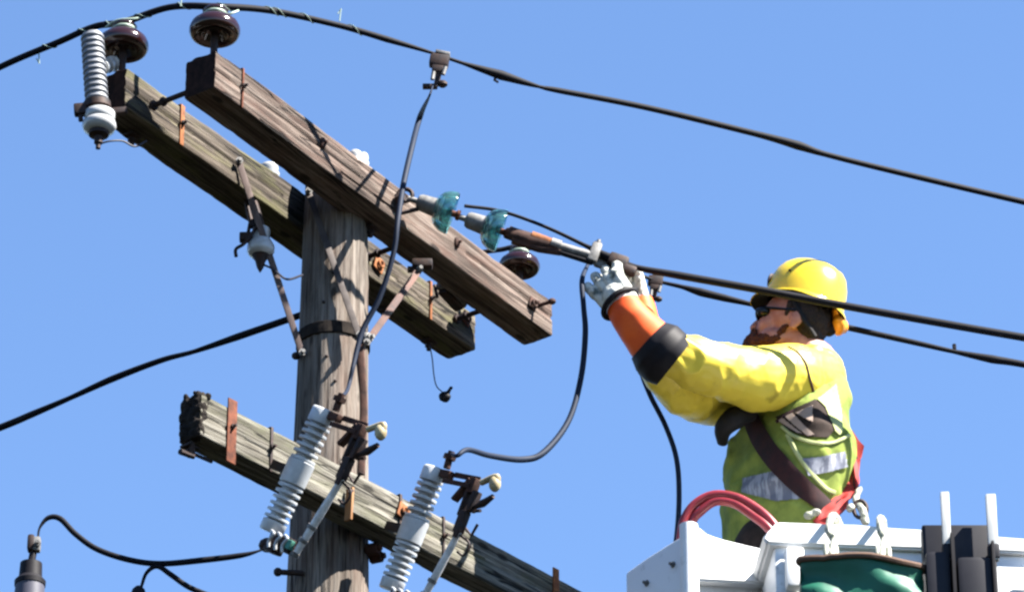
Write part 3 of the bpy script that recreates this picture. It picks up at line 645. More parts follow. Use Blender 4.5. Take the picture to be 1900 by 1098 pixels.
# ------------------------------------------------------------------ bushings at lower left
c = at(57, 1060, YL); bu = thing('transformer_bushing', 'grey bushing with a black cap and terminal at the lower left corner', 'bushing', tuple(c + Vector((0, 0, -.25))))
M = Matrix.Translation(c)
b = MB(); b.lathe([(.048, -.32), (.048, -.08), (.046, -.045)], M, 24); b.lathe([(.062, -.13), (.062, -.11)], M, 24); b.lathe([(.062, -.20), (.062, -.18)], M, 24); part('porcelain_body', b, M_bush, bu)
b = MB(); b.lathe([(.049, -.050), (.050, -.035), (.037, -.02), (.035, .028), (.012, .036)], M, 24); b.tube([c + Vector((0, 0, .03)), c + Vector((.004, 0, .065))], .012, 10); part('black_cap', b, M_blk, bu)
b = MB(); b.box(Matrix.Translation(c + Vector((.008, 0, .095))), .038, .03, .05, .008); nut(b, c + Vector((.018, -.015, .09)), Vector((0, -1, 0)), .011, .01); part('terminal', b, M_galv, bu)
b = MB(); b.box(Matrix.Translation(c + Vector((-.004, -.002, .098))), .022, .035, .055, .008); part('terminal_bolt', b, M_steel, bu)
c = at(257, 1096, YL); bu = thing('lead_terminal', 'black domed terminal just showing at the bottom edge left of the pole', 'terminal', tuple(c))
b = MB(); b.lathe([(.024, -.2), (.024, -.01), (.020, .005), (.010, .016), (.002, .02)], Matrix.Translation(c), 20); part('cap', b, M_blk, bu)
b = MB(); b.lathe([(.032, -.25), (.032, -.10)], Matrix.Translation(c), 20); part('body', b, M_bush, bu)

# dangling scrap on a thread
yd = aw('B', face('B', 800, 600)[0], .05, 0).y; c = at(825, 736, yd)
dg = thing('dangling_weight', 'small black object dangling on a thin wire below the far crossarm end', 'weight', tuple(c))
b = MB(); b.tube(smooth(path([(797, 640), (802, 665), (805, 695), (810, 716), (822, 728)], yd, yd), 5), .0022, 6); part('thread', b, M_strand, dg)
b = MB(); b.ball(c, (.022, .018, .020), seg=12); b.tube([c + Vector((.005, 0, .01)), at(838, 718, yd)], .007, 6); part('weight', blended(b, .003, 3, .5, lambda q: noise.noise(q * 80) * .003), M_blk, dg)


# ------------------------------------------------------------------ the line worker
PY = .85; PD = -.34
_at = at
def at(px, py, Y): return _at(px, py, Y + PD)      # the worker and the bucket stand a little nearer
def bvh_of(mb):
    mb.bm.normal_update(); return BVHTree.FromBMesh(mb.bm)
def hit(bvh, px, py):
    d = ray(px, py).normalized(); h = bvh.ray_cast(CAM, d); return (h[0], h[1]) if h[0] is not None else (None, None)
def ribbon(bvh, pts, width, off=.004, th=.003, k=8, widths=None):
    P = [Vector((x, y, 0)) for x, y in pts]; C = smooth(P, k); hits = [hit(bvh, p.x, p.y) for p in C]; st = [h for h in hits if h[0] is not None]
    ns = [sum((st[j][1] for j in range(max(0, i - 3), min(len(st), i + 4))), Vector()).normalized() for i in range(len(st))]
    mb = MB(); rings = []
    for i, (p, _) in enumerate(st):
        n = ns[i]; t = (st[min(i + 1, len(st) - 1)][0] - st[max(i - 1, 0)][0]).normalized(); s_ = n.cross(t).normalized(); w_ = (width if widths is None else _lerp(widths, i / max(1, len(st) - 1))) / 2
        a = p + n * off; rings.append([a - s_ * w_, a - s_ * w_ * .5 + n * th, a + s_ * w_ * .5 + n * th, a + s_ * w_, a + s_ * w_ * .9 - n * th * 2, a - s_ * w_ * .9 - n * th * 2])
    return mb.rings(rings)
def inside(poly, x, y):
    c = False; j = len(poly) - 1
    for i in range(len(poly)):
        if (poly[i][1] > y) != (poly[j][1] > y) and x < (poly[j][0] - poly[i][0]) * (y - poly[i][1]) / (poly[j][1] - poly[i][1]) + poly[i][0]: c = not c
        j = i
    return c
def patch(bvh, poly, off=.004, st=1.4):
    """cloth piece lying on a garment; edge thickness from a folded rim"""
    mb = MB(); V = {}
    x0, x1 = min(p[0] for p in poly), max(p[0] for p in poly); y0, y1 = min(p[1] for p in poly), max(p[1] for p in poly)
    def vert(i, j):
        if (i, j) not in V:
            h, n = hit(bvh, x0 + i * st, y0 + j * st); V[(i, j)] = mb.bm.verts.new(h + n * off) if h is not None else None
        return V[(i, j)]
    for i in range(int((x1 - x0) / st) + 1):
        for j in range(int((y1 - y0) / st) + 1):
            if inside(poly, x0 + (i + .5) * st, y0 + (j + .5) * st):
                q = [vert(i, j), vert(i, j + 1), vert(i + 1, j + 1), vert(i + 1, j)]
                if all(q): mb.bm.faces.new(q)
    g_ = bmesh.ops.extrude_face_region(mb.bm, geom=mb.bm.faces[:])
    mb.bm.normal_update()
    for v in [e for e in g_['geom'] if isinstance(e, bmesh.types.BMVert)]: v.co += (v.co - CAM).normalized() * .005
    return mb

person = thing('person', 'line worker in hard hat, lime vest and yellow sleeves reaching up to the conductor', 'person', tuple(at(1450, 1098, PY) + Vector((0, 0, -.95))))
HS = 1.15
hf = Vector((-.93, .28, .30)).normalized(); hl = Vector((0, 0, 1)).cross(hf).normalized(); hu = hf.cross(hl).normalized()
HC = at(1473, 594, PY); HM = Matrix((hf, hl, hu)).transposed(); HQ = HM.to_quaternion()
def H(f, l, u): return HC + (hf * f + hl * l + hu * u) * HS
def hb(mb, c, r, seg=20): mb.ball(H(*c), tuple(x * HS for x in r), HQ, seg)
LEV = [(690, 1499, .095), (720, 1497, .125), (760, 1482, .168), (800, 1460, .200), (840, 1463, .220), (880, 1467, .228), (920, 1458, .218), (960, 1450, .200), (1010, 1447, .188), (1080, 1450, .172)]
TW = (math.cos(R(-52)), math.sin(R(-52)))      # shoulder line of the twisted trunk, seen from above
def torso(grow, folds=0, extra=0, top=0):
    mb = MB(); rings = []
    lv = [Vector((c, y, w_)) for y, c, w_ in LEV]; lv = smooth(lv, 5)
    for i, v in enumerate(lv):
        c = at(v.x, v.y, PY); a = (v.z + grow) * 1.20; bb = a * .60; ring = []
        for k in range(56):
            t = 2 * math.pi * k / 56; ct, st_ = math.cos(t), math.sin(t); q_ = (abs(ct) ** 2.5 + abs(st_) ** 2.5) ** (-1 / 2.5)
            wx, wy = TW; x, y = ct * q_ * a * wx - st_ * q_ * bb * wy, ct * q_ * a * wy + st_ * q_ * bb * wx
            p = c + Vector((x, y, 0))
            if folds:
                p += Vector((math.cos(t), math.sin(t), 0)) * folds * (1.1 * (.5 - min(1, 3 * abs(noise.noise(Vector((p.x * 4 + p.z * 7, p.y * 4, p.z * 3 - p.x * 5)))))) + noise.noise(Vector((math.cos(t) * 1.5, math.sin(t) * 1.5, 0)) * 2 + p * 5) + .6 * noise.noise(Vector((p.x * 9 + p.z * 14, p.y * 9, p.z * 5 - p.x * 9))) + .3 * noise.noise(p * 40))
            ring.append(p)
        rings.append(ring)
    mb.rings(rings); return mb, lv
# body : one continuous surface (head, neck, trunk, arms, legs)
B = torso(-.02)[0]
hb(B, (0, 0, 0), (.098, .078, .100), 28); hb(B, (.035, 0, -.05), (.068, .060, .080), 24); hb(B, (.075, 0, -.118), (.032, .034, .030)); hb(B, (.085, 0, .004), (.020, .052, .016))
for s_ in (-1, 1):
    hb(B, (.060, .034 * s_, -.045), (.036, .030, .034)); hb(B, (.030, .052 * s_, -.090), (.040, .020, .028)); hb(B, (-.038, .078 * s_, -.030), (.021, .009, .033), 16); hb(B, (-.032, .078 * s_, -.056), (.013, .009, .014), 12)
B.capsule(H(.096, 0, -.008), H(.116, 0, -.042), .013 * HS, .015 * HS); B.capsule(H(.112, .012, -.044), H(.112, -.012, -.044), .010 * HS, .010 * HS); hb(B, (.100, 0, -.072), (.015, .026, .008)); hb(B, (.098, 0, -.086), (.015, .024, .009))
B.capsule(H(-.030, 0, -.08), at(1512, 672, PY + .01), .060 * HS, .080)
shL = at(1495, 705, PY - .16); elL = at(1322, 700, .52); wrL = at(1163, 580, .36)
shR = at(1495, 705, PY + .17); elR = at(1278, 728, .72); wrR = at(1188, 566, .50)
B.chain([at(1500, 700, PY), shL, elL, wrL], [.072, .055, .048, .034]); B.chain([at(1500, 700, PY), shR, elR, wrR], [.072, .055, .048, .034])
hip = at(1450, 1080, PY)
for s_ in (-1, 1): B.chain([hip + Vector((0, .09 * s_, -.02)), hip + Vector((-.02, .11 * s_, -.42)), hip + Vector((.02, .11 * s_, -.82)), hip + Vector((-.10, .11 * s_, -.86))], [.10, .07, .052, .05])
part('body', blended(B, .0065, 3, .5), M_skin, person)

# hard hat
hq = 0
HH = H(-.004, 0, .050) + Vector((.012, 0, 0)); HHM = HM.to_4x4(); HHM.translation = HH
b = MB(); rings = []
prof = [(1.0, 0.0), (1.0, .012), (.99, .045), (.955, .080), (.87, .115), (.74, .140), (.56, .157), (.34, .168), (.12, .172), (.01, .1725)]
for r_, z in prof:
    ring = []
    for k in range(64):
        t = 2 * math.pi * k / 64; f = math.cos(t) * (.142 if math.cos(t) > 0 else .146) * r_; l = math.sin(t) * .122 * r_
        rid = .006 * math.exp(-(l / .014) ** 2) * (1 if z > .03 else 0) * min(1, z / .1) + .003 * (math.exp(-((abs(l) - .05) / .009) ** 2)) * min(1, z / .1)
        ring.append(HHM @ Vector((f, l, z * .98 + rid)))
    rings.append(ring)
b.rings(rings, cap=False)
inner = [[HHM @ Vector((math.cos(2 * math.pi * k / 64) * .138 * r_, math.sin(2 * math.pi * k / 64) * .117 * r_, z - .004)) for k in range(64)] for r_, z in prof]
hat = part('hard_hat', b, M_hat, person, sharp=60)
b = MB(); b.rings(list(reversed(inner)), cap=False); part('hat_inner_shade', b, M_hblk, hat, sharp=60)  # inner shell coloured black for the shade inside the hat
b = MB(); rings = []
for (g0, dz, th) in ((.0, .004, 0), (1.0, -.006, 0), (1.0, -.011, 0), (.0, -.002, 0)):
    ring = []
    for k in range(64):
        t = 2 * math.pi * k / 64; ex = .016 + .030 * max(0, math.cos(t)) ** 2 if True else 0
        f = math.cos(t) * (.141 if math.cos(t) > 0 else .145) ; l = math.sin(t) * .121
        d = Vector((f, l, 0)).normalized(); ring.append(HHM @ (Vector((f, l, 0)) + d * ex * g0 + Vector((0, 0, dz - .012 * g0 * abs(math.cos(t))))))
    rings.append(ring)
rings.append(rings[0]); b.rings(rings, cap=False); bmesh.ops.remove_doubles(b.bm, verts=b.bm.verts, dist=1e-5)
part('brim', b, M_hat, hat, sharp=50)
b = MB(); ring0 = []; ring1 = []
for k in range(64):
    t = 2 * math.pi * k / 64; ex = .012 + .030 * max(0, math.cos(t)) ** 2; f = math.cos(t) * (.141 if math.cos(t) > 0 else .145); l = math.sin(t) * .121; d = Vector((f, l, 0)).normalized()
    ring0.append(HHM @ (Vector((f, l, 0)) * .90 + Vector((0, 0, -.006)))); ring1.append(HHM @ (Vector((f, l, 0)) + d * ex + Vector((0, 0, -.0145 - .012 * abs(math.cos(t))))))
b.rings([ring0, ring1], cap=False); b.rings([[p + hu * .001 for p in ring0], [p + hu * .001 for p in ring1]], cap=False); part('brim_shade', b, M_hblk, hat)  # black sheet under the brim stands in for its shade
b = MB(); b.ball(HHM @ Vector((.04, .115, .075)), (.005, .004, .005), seg=8); part('vent_stud', b, M_steel, hat)
b = MB(); q = at(1431, 512, PY - .05); b.ball(HHM @ Vector((.125, .02, .06)), (.012, .05, .034), HQ, 14); part('front_badge', b, M_steel, hat)
b = MB(); b.ball(at(1556, 603, PY), (.026, .05, .034), seg=18); b.ball(at(1552, 584, PY), (.020, .06, .030), seg=16); b.ball(at(1566, 606, PY + .02), (.016, .03, .024), seg=12); part('lit_back_brim', blended(b, .004, 4, .5), M_cape, hat)  # back brim section; orange colour stands for light shining through it
b = MB(); b.tube(smooth([H(-.01, .078, .03), H(-.06, .08, -.03), H(-.10, .05, -.07)], 6), .009, 8, flat=.4); b.capsule(at(1538, 612, PY), at(1552, 600, PY), .024, .02); part('headband', b, M_hblk, hat)
# hair, beard, glasses
b = MB(); hb(b, (-.034, 0, .006), (.082, .0795, .092), 28); hb(b, (-.064, 0, -.045), (.042, .060, .048), 22)
for s_ in (-1, 1): b.capsule(H(-.002, .072 * s_, .02), H(.000, .075 * s_, -.020), .014, .007)
part('hair', blended(b, .005, 2, .5, lambda c: noise.noise(c * 45) * .003 + noise.noise(Vector((c.x * 120, c.y * 120, c.z * 60))) * .003), M_hair, person)
b = MB(); hb(b, (.090, 0, -.124), (.043, .046, .042)); hb(b, (.112, 0, -.100), (.022, .034, .032)); hb(b, (.07, 0, -.150), (.04, .045, .03)); hb(b, (.110, 0, -.066), (.012, .030, .009))
for s_ in (-1, 1): b.capsule(H(.068, .048 * s_, -.112), H(.018, .056 * s_, -.098), .030, .020); b.capsule(H(.018, .056 * s_, -.098), H(-.006, .066 * s_, -.055), .014, .009); b.capsule(H(.104, .024 * s_, -.068), H(.092, .038 * s_, -.100), .012, .018)
part('beard', blended(b, .004, 2, .5, lambda c: noise.noise(c * 70) * .006 + noise.noise(c * 160) * .003), M_beard, person)
b = MB()
for s_ in (-1, 1):
    hb(b, (.101, .034 * s_, -.012), (.008, .030, .019), 16); hb(b, (.080, .060 * s_, -.012), (.022, .012, .017), 14)
    b.tube([H(.07, .072 * s_, -.004), H(-.03, .082 * s_, -.006)], .005, 6)
part('sunglasses', b, M_lens, person)

# torso clothing
vm, lv = torso(.0, .016); V = blended(vm, .007, 2, .4); vb = bvh_of(V)
vest = part('vest', V, M_vest, person)
def vpart(name, mb, mt, label=None): return part(name, mb, mt, person, label)
p = patch(vb, [(1440, 775), (1512, 742), (1530, 760), (1547, 798), (1535, 812), (1500, 812), (1466, 800)], .006); vpart('shirt', p, M_shirt)
for poly in ([(1478, 768), (1507, 755), (1509, 785), (1492, 778)], [(1458, 775), (1472, 768), (1512, 808), (1500, 811)], [(1446, 781), (1454, 777), (1490, 806), (1480, 804)]):
    part('shirt_stripe', patch(vb, poly, .010), M_stripe, person)
vpart('vest_trim', ribbon(vb, [(1452, 792), (1475, 810), (1510, 822), (1545, 822), (1575, 808)], .012, .007), M_vyel)
vpart('vest_trim', ribbon(vb, [(1462, 806), (1478, 838), (1500, 872), (1530, 905), (1548, 914)], .016, .006), M_vyel)
vpart('shoulder_panel', patch(vb, [(1515, 742), (1550, 715), (1558, 760), (1562, 800), (1556, 808), (1548, 800), (1530, 758)], .009), M_vyel)
vpart('reflective_panel', patch(vb, [(1486, 852), (1520, 848), (1566, 838), (1570, 866), (1535, 876), (1500, 884)], .008), M_refl)
vpart('reflective_panel', patch(vb, [(1380, 888), (1440, 874), (1462, 896), (1486, 926), (1440, 930), (1378, 912)], .006), M_refl)
vpart('harness_strap', ribbon(vb, [(1392, 768), (1412, 810), (1445, 858), (1490, 905), (1535, 945)], .07, .012, .004, widths=[.062, .078, .072, .066, .060]), M_harn)
vpart('harness_strap', ribbon(vb, [(1575, 915), (1555, 935), (1530, 955), (1515, 975)], .055, .016, .004), M_red)
b = MB(); b.tube(smooth([at(1392, 764, .70), at(1362, 776, .66), at(1342, 796, .68), at(1340, 822, .74)], 6), [.034, .040, .032, .018], 12, flat=.8); vpart('chest_pad', b, M_hblk)
b = MB(); ol = [(1558, 778), (1576, 792), (1603, 828), (1599, 848), (1588, 862), (1596, 890), (1591, 914), (1572, 926), (1548, 954), (1516, 966), (1522, 942), (1556, 908), (1572, 880), (1578, 845), (1568, 812)]
fr = [b.bm.verts.new(at(x, y, .74 - .10 * max(0, (y - 880) / 80))) for x, y in ol]; bk = [b.bm.verts.new(v.co + Vector((-.006, .022, 0))) for v in fr]; nn = len(ol)
b.bm.faces.new(fr); b.bm.faces.new(list(reversed(bk)))
for q in range(nn): b.bm.faces.new((fr[q], bk[q], bk[(q + 1) % nn], fr[(q + 1) % nn]))
bmesh.ops.triangulate(b.bm, faces=b.bm.faces[:2]); bmesh.ops.subdivide_edges(b.bm, edges=b.bm.edges[:], cuts=2, use_grid_fill=True)
for v in b.bm.verts: v.co += Vector((.3, -1, .2)) * (noise.noise(v.co * 22) * .008)
vpart('back_strap', b, M_red)
for q0, q1 in (((1572, 800), (1590, 850)), ((1580, 866), (1586, 905)), ((1560, 925), (1530, 950))):
    b = MB(); b.tube([at(*q0, .735 - .1 * max(0, (q0[1] - 880) / 80)), at(*q1, .735 - .1 * max(0, (q1[1] - 880) / 80))], .003, 6); vpart('strap_seam', b, M_harn)
b = MB(); b.ball(at(1563, 748, .82), (.018, .02, .036), seg=12); vpart('back_ring', b, M_teal)
b = MB(); b.tube(smooth([at(1596, 905, .70), at(1588, 928, .68), at(1600, 945, .66), at(1606, 972, .66)], 5), [.010, .013, .014, .014], 8); b.ball(at(1578, 942, .66), .016, seg=10); vpart('lanyard', blended(b, .004, 2, .5, lambda c: noise.noise(c * 90) * .003), M_rope)
b = MB(); b.tube([at(1596 + 12 * math.cos(t), 944 + 16 * math.sin(t), .66) for t in [k * math.pi / 8 for k in range(17)]], .007, 8); vpart('carabiner', b, M_steel)
b = MB(); b.ball(at(1514, 950, .62), (.02, .02, .012), seg=10); b.ball(at(1500, 956, .62), (.018, .02, .014), seg=10); vpart('buckle', blended(b, .004), M_rope)
# trousers
b = MB(); b.chain([hip + Vector((0, 0, .10)), hip + Vector((0, 0, -.04))], [.165, .17], 30)
for s_ in (-1, 1): b.chain([hip + Vector((0, .09 * s_, -.02)), hip + Vector((-.02, .11 * s_, -.42)), hip + Vector((.02, .11 * s_, -.80))], [.125, .09, .072], 18)
vpart('trousers', blended(b, .012, 3), M_shirt)

# rubber sleeves
EL1 = at(1300, 690, .45)
def ridge(v): return 1 - min(1, abs(noise.noise(v)) * 3.2)
def fold(c):
    k = math.exp(-((c - EL1).length / .16) ** 2)
    return noise.noise(c * 8) * .006 + (ridge(Vector((c.x * 9 + c.z * 4, c.y * 5, c.z * 8 - c.x * 3))) - .4) * (.003 + .011 * k) + (ridge(Vector((c.x * 20, c.y * 9, c.z * 14)) + Vector((3, 1, 7))) - .4) * .0015
b = MB(); b.chain([at(x, y, Y) for x, y, Y in ((1512, 706, .80), (1468, 701, .70), (1400, 703, .60), (1335, 688, .50), (1290, 674, .44), (1245, 656, .39))], [.108, .118, .112, .092, .090, .080], 24)
b.capsule(at(1518, 690, .84), at(1520, 720, .90), .092, .085, 20)
b.ball(at(1268, 648, .40), (.05, .05, .05)); b.ball(at(1508, 664, .80), (.062, .08, .035))
SL = blended(b, .005, 8, .6, fold); sb = bvh_of(SL); part('rubber_sleeve', SL, M_yel, person)
b = MB(); b.chain([at(x, y, Y) for x, y, Y in ((1500, 712, 1.0), (1460, 740, 1.02), (1395, 744, .93), (1320, 738, .78), (1268, 724, .62), (1232, 694, .50), (1212, 668, .44))], [.10, .10, .100, .098, .088, .074, .066], 24)
part('rubber_sleeve', blended(b, .006, 8, .6, fold), M_yel, person)
part('sleeve_cord', ribbon(sb, [(1462, 643), (1480, 654), (1495, 675), (1503, 705), (1513, 740)], .010, .002, .002), M_harn, person)
b = MB(); b.tube(smooth([at(1513, 742, .66), at(1490, 752, .64), at(1462, 768, .64), at(1440, 782, .66)], 5), .006, 8); vpart('sleeve_cord', b, M_harn)
# cuffs and gauntlets
def hose(name, pts, rr, mt, seg=28, label=None, disp=.003):
    c = smooth([at(*p) for p in pts], 5); n = len(c); b = MB(); b.tube(c, [_lerp(rr, i / (n - 1)) for i in range(n)], seg)
    for v in b.bm.verts: v.co += (noise.noise(v.co * 25)) * disp * Vector((1, 1, 1))
    return part(name, b, mt, person, label)
hose('rubber_cuff', [(1250, 674, .40), (1235, 662, .39), (1218, 646, .38), (1203, 632, .37)], [.092, .104, .102, .084], M_blk)
hose('gauntlet', [(1215, 642, .38), (1190, 614, .37), (1168, 586, .36), (1156, 566, .36)], [.084, .074, .064, .058], M_oran)
hose('rubber_cuff', [(1230, 690, .52), (1218, 672, .50), (1206, 652, .49)], [.066, .074, .066], M_blk)
hose('gauntlet', [(1212, 655, .50), (1200, 610, .50), (1192, 575, .50), (1188, 560, .50)], [.056, .050, .046, .044], M_oran)

def hand(name, W, d, n, side, curl, sc, thumb_dir=None, spread=.12):
    """gloved hand: palm, four jointed fingers, thumb off the side of the palm; n = palm normal"""
    d = d.normalized(); n = (n - d * n.dot(d)).normalized(); t = d.cross(n) * side
    b = MB(); P = lambda a, c, e: W + (d * a + t * c + n * e) * sc
    b.chain([P(-.045, 0, 0), P(.0, 0, 0), P(.04, 0, 0)], [.038 * sc, .038 * sc, .036 * sc])
    for c in (-.030, -.010, .010, .030): b.chain([P(.0, c * .75, 0), P(.092 - abs(c) * .15, c * 1.05, 0)], [.020 * sc, .0175 * sc])
    for c, L_, k in ((.036, .078, 0), (.012, .090, 1), (-.012, .084, 2), (-.036, .066, 3)):
        p = P(.092 - abs(c) * .2, c * 1.05, 0); ang = spread * c / .03; a = 0; pts = [p]
        for j, fr in enumerate((.46, .30, .24)):
            a += curl[j] + .05 * k; dr = (d * math.cos(a) + n * math.sin(a) + t * ang).normalized(); p = p + dr * L_ * fr * sc * 1.15; pts.append(p)
        b.chain(pts, [.0132 * sc, .0122 * sc, .0116 * sc, .0104 * sc])
    T0 = P(.020, .030, .004); td = (thumb_dir or (d * .75 + t * .65 + n * .35)).normalized()
    T1 = T0 + td * .048 * sc; T2 = T1 + (td * .9 + d * .3 + n * .1).normalized() * .038 * sc; T3 = T2 + (td * .6 + d * .5 - t * .15).normalized() * .03 * sc
    b.chain([T0, T1, T2, T3], [.020 * sc, .016 * sc, .0145 * sc, .012 * sc])
    return part(name, blended(b, .0022, 2, .5, lambda c: noise.noise(c * 60) * .0015), M_glove, person)
WL = at(1160, 573, .36)
hand('glove', WL, Vector((-.50, .10, .85)), Vector((.45, .85, .15)), 1, (.35, .8, .7), 1.42, thumb_dir=Vector((.50, .25, .95)))
WR = at(1187, 562, .50)
hand('glove', WR, Vector((-.25, .0, 1)), Vector((-.6, -.4, -.2)), -1, (.7, .8, .5), 1.05)
b = MB(); q = (at(1108, 508, .3) - WL).normalized(); M = frame(WL + Vector((-.018, 0, .02)), Vector((-.5, .1, .85)), Vector((1, 0, 0)))
b.tube([M @ Vector((.066 * math.cos(t), .058 * math.sin(t), .008 * math.cos(t + 1))) for t in [k * math.pi / 14 for k in range(29)]], .010, 10); part('wrist_strap', b, M_blk, person)

# ------------------------------------------------------------------ aerial bucket
OB = at(1277, 984, .15); ru = Vector((math.cos(R(33)), math.sin(R(33)), 0)); rv = Vector((-math.sin(R(36)), math.cos(R(36)), 0))
bucket = thing('aerial_bucket', 'white fibreglass lift bucket with a scooped lip that the worker stands in', 'bucket', tuple(OB + ru * .5 + rv * .4 + Vector((0, 0, -1.1))))
def wallpts(org, u_, L_, zt, th, nrm, zb=-1.1, n=24):
    """upright wall whose top edge follows zt(s)"""
    mb = MB(); rings = []
    for i in range(n + 1):
        s_ = L_ * i / n; a = org + u_ * s_; z = zt(s_)
        rings.append([a + Vector((0, 0, zb)), a + Vector((0, 0, z - .012)), a + Vector((0, 0, z)) + nrm * .008, a + Vector((0, 0, z)) + nrm * (th - .008), a + nrm * th + Vector((0, 0, z - .012)), a + nrm * th + Vector((0, 0, zb))])
    mb.rings(rings); return mb
nu = Vector((-ru.y, ru.x, 0)); nv = Vector((rv.y, -rv.x, 0))
scoop = lambda s_: -.045 * (1 - math.exp(-s_ / .05)) * math.exp(-s_ / .35)
part('right_wall', wallpts(OB + ru * .012, ru, .95, scoop, .03, nu), M_fib, bucket)
part('left_wall', wallpts(OB + rv * .0, rv, .33, lambda s_: -.02 * s_ - .05 * max(0, s_ - .22), .03, nv), M_fib, bucket)
rw = Vector((.08, 1, 0)).normalized(); part('left_wall', wallpts(OB + rv * .33, rw, .48, lambda s_: -.02, .03, Vector((rw.y, -rw.x, 0))), M_fib, bucket)
part('back_wall', wallpts(OB + rv * .75 + ru * .26, ru, .69, lambda s_: -.0, .03, nu), M_fib, bucket)
part('far_wall', wallpts(OB + ru * .95, rv, .75, lambda s_: -.0, .03, -nv), M_fib, bucket)
b = MB(); Mb_ = frame(OB + ru * .48 + rv * .38 + Vector((0, 0, -1.1)), Vector((0, 0, 1)), ru); b.box(Mb_, .98, .78, .04, .01); part('floor_pan', b, M_fib, bucket)
# proud lip panel on the lit side
b = MB(); Ml = frame(OB, Vector((0, 0, 1)), ru); Ml = Ml @ Matrix.Translation((-.02, -.045, 0))
top = [(s_, scoop(max(0, s_)) + .006) for s_ in [i * .03 for i in range(17)]]
b.prism(top + [(.48, -.02), (.335, -.125), (-.0, -.200)], Ml, .05); bmesh.ops.bevel(b.bm, geom=[e for e in b.bm.edges], offset=.006, segments=2, affect='EDGES'); part('lip_panel', b, M_fib, bucket)
b = MB(); b.tube([OB + Vector((.0, -.03, .004)), OB + Vector((.0, -.03, -1.08))], .030, 16); part('corner_post', b, M_fib, bucket)
for q in ((.10, -.235), (.24, -.24), (.38, -.245)):
    b = MB(); nut(b, OB + ru * q[0] + Vector((0, 0, q[1])), -nu, .012, .006); part('rim_bolt', b, M_galv, bucket)
for q in ((.08, -.09), (.22, -.10)):
    b = MB(); nut(b, OB + rv * q[0] + Vector((0, 0, q[1])), -nv, .011, .005); part('rim_bolt', b, M_galv, bucket)

# tool tray in front
TO = at(1414, 1004, -.02); tu = Vector((math.cos(R(5)), math.sin(R(5)), 0)); TM = frame(TO, Vector((0, 0, 1)), tu)
tray = thing('tool_tray', 'white lipped tool tray carrying the green bag and the black tool holder', 'tray', tuple(TO + tu * .5 + Vector((0, .15, -.3))))
b = MB(); b.box(TM @ Matrix.Translation((.55, .17, -.17)), 1.02, .30, .34, .02); part('tray_body', b, M_fib, tray)
b = MB(); b.prism([(0, .012), (.020, .036), (.05, .074), (.30, .073), (.56, .066), (.575, .050), (1.1, .045), (1.1, .0), (.02, -.006)], TM, .36); bmesh.ops.bevel(b.bm, geom=b.bm.edges[:], offset=.007, segments=2, affect='EDGES'); part('tray_rim', b, M_fib, tray)
b = MB(); b.box(TM @ Matrix.Translation((1.0, -.03, -.20)), .30, .05, .30, .012); part('end_panel', b, M_fib, tray)
b = MB(); b.box(TM @ Matrix.Translation((.10, -.012, -.10)), .06, .05, .14, .012); part('hinge_block', b, M_fib, tray)
# green bag
bag = thing('tool_bag', 'green vinyl bag with a brown hem hung on two white rope hooks', 'bag', tuple(at(1597, 1098, -.12)))
yb = -.13; b = MB(); rows = []
for j in range(22):
    f = j / 21; row = []
    for k in range(49):
        t = 2 * math.pi * k / 48; x = math.cos(t) * .5 + .5
        pxx = 1484 + (1712 - 1484) * x; base = at(pxx - (8 * f if x < .5 else -2 * f), 1042 + 14 * x + 3 * math.sin(x * 9) * (1 - f), yb); w_ = .055 * (1 - .2 * f)
        p_ = base + Vector((0, math.sin(t) * w_ - .0, -f * .34)); p_ += Vector((0, 1, 0)) * ((.5 - min(1, 2.5 * abs(noise.noise(Vector((p_.x * 5 + p_.z * 4, p_.z * 5, 2)))))) * .045 + noise.noise(Vector((p_.x * 22, p_.z * 20, 5))) * .008) * (1 if math.sin(t) < 0 else -1) * min(1, f * 3 + .2)
        row.append(p_)
    rows.append(row[:-1])
b.rings(rows); part('bag_body', b, M_green, bag, sharp=80)
b = MB(); hem = []
for k in range(49):
    t = 2 * math.pi * k / 48; x = math.cos(t) * .5 + .5; pxx = 1481 + (1716 - 1481) * x
    hem.append(at(pxx, 1040 + 14 * x + 3 * math.sin(x * 9) , yb) + Vector((0, math.sin(t) * .058, noise.noise(Vector((k * .7, 1, 1))) * .004)))
b.tube(hem, .011, 8, flat=.8); part('hem', b, M_brim, bag)
def bhook(pts, r):
    b = MB(); c = smooth([at(*q) for q in pts], 6); b.tube(c, r, 10)
    for v in b.bm.verts: v.co += Vector((1, 1, 1)) * noise.noise(v.co * 90) * .003
    part('rope_hook', b, M_rope, bag)
bhook([(1560, 985, .12), (1552, 962, .06), (1543, 958, -.03), (1538, 985, -.07), (1548, 1002, -.07), (1543, 1030, -.12), (1545, 1044, -.14)], .0125)
bhook([(1640, 985, .12), (1638, 966, .06), (1632, 962, -.03), (1634, 985, -.07), (1640, 1002, -.07), (1636, 1030, -.12), (1632, 1045, -.14)], .0115)
for px_, py_ in ((1532, 1012), (1550, 1016), (1628, 1016), (1648, 1018)):
    b = MB(); b.capsule(at(px_, py_, -.10), at(px_ + 2, py_ + 26, -.12), .010, .009); part('rope_tail', b, M_rope, bag)
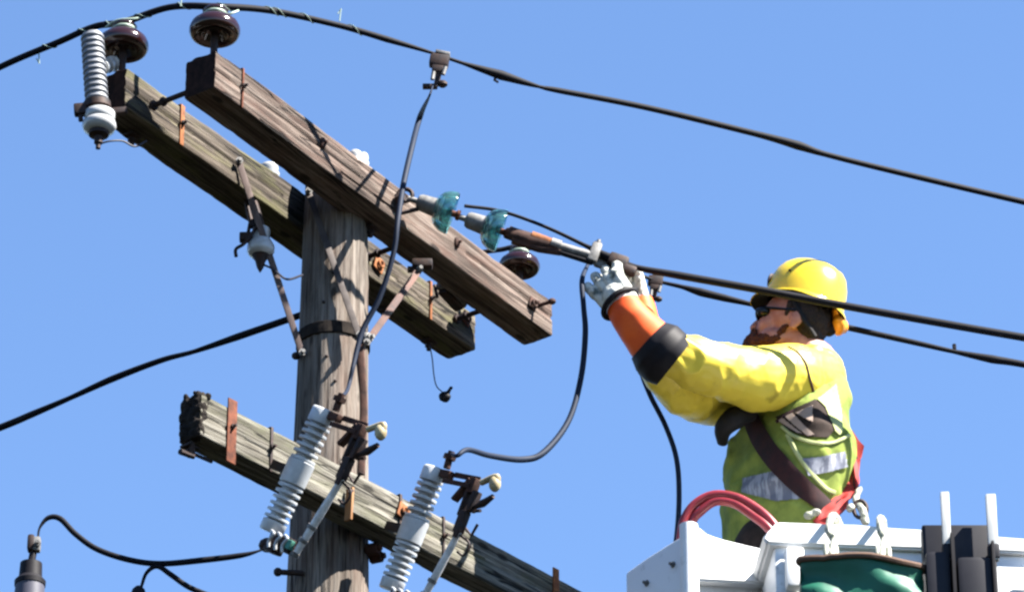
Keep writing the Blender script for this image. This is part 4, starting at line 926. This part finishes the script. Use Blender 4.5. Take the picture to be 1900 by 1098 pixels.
# black tool holder with two white handles
th_ = thing('tool_holder', 'black plastic tool holder hooked over the tray lip at the right edge', 'tool holder', tuple(at(1785, 1098, -.1)))
def slab(x0, x1, y0, y1, Y, dep, mt, name, par, bev=.008):
    a = at(x0, y0, Y); c = at(x1, y1, Y); b = MB(); b.box(Matrix.Translation(((a.x + c.x) / 2, a.y + dep / 2, (a.z + c.z) / 2)), c.x - a.x, dep, a.z - c.z, bev); return part(name, b, mt, par)
slab(1710, 1858, 972, 1180, -.10, .06, M_plast, 'back_plate', th_)
slab(1716, 1772, 1020, 1180, -.17, .07, M_plast, 'pocket', th_, .018); slab(1775, 1850, 1030, 1180, -.18, .07, M_plast, 'pocket', th_, .018)
slab(1764, 1780, 985, 1180, -.19, .09, M_blk, 'divider', th_, .01); slab(1838, 1856, 1000, 1180, -.19, .09, M_blk, 'divider', th_, .01)
for x0, x1, y0, lab in ((1746, 1765, 914, 'left of the two white bars standing in the black tool holder'), (1830, 1852, 918, 'right of the two white bars standing in the black tool holder')):
    b = MB(); a = at(x0, y0, -.14); c = at(x1, 1040, -.14); Mx = Matrix.Translation(((a.x + c.x) / 2, a.y, (a.z + c.z) / 2)); b.box(Mx, c.x - a.x + .006, .022, a.z - c.z, .004)
    o = thing('white_bar', lab, 'tool', (Mx.translation.x, a.y, c.z), None, 'white handles in the tool holder'); part('bar', b, M_pwhite, o)
    b = MB(); b.box(Mx @ Matrix.Translation((0, 0, -(a.z - c.z) / 2 + .03)), (c.x - a.x) + .012, .034, .05, .006); part('collar', b, M_plast, o)
# red hoses
for k, (lab, dy, dr) in enumerate((('upper of two red hoses arching out of the bucket corner', 0, 0), ('lower of two red hoses arching out of the bucket corner', 16, 1))):
    pts = [at(1262 + dy * .9, 1010, .34), at(1268 + dy, 968, .33), at(1288 + dy * .7, 936 + dy * .8, .32), at(1322 + dy * .3, 918 + dy * .75, .31), at(1362, 921 + dy * .8, .30), at(1400 - dy * .2, 940 + dy, .29), at(1432 - dy * .6, 968 + dy * .5, .28), at(1460 - dy * .5, 1010, .28)]
    o = thing('hydraulic_hose', lab, 'hose', tuple(pts[0]), None, 'red hoses at the bucket'); b = MB(); c = smooth(pts, 8); b.tube(c, .0150, 14); part('hose_run', b, M_hose, o)
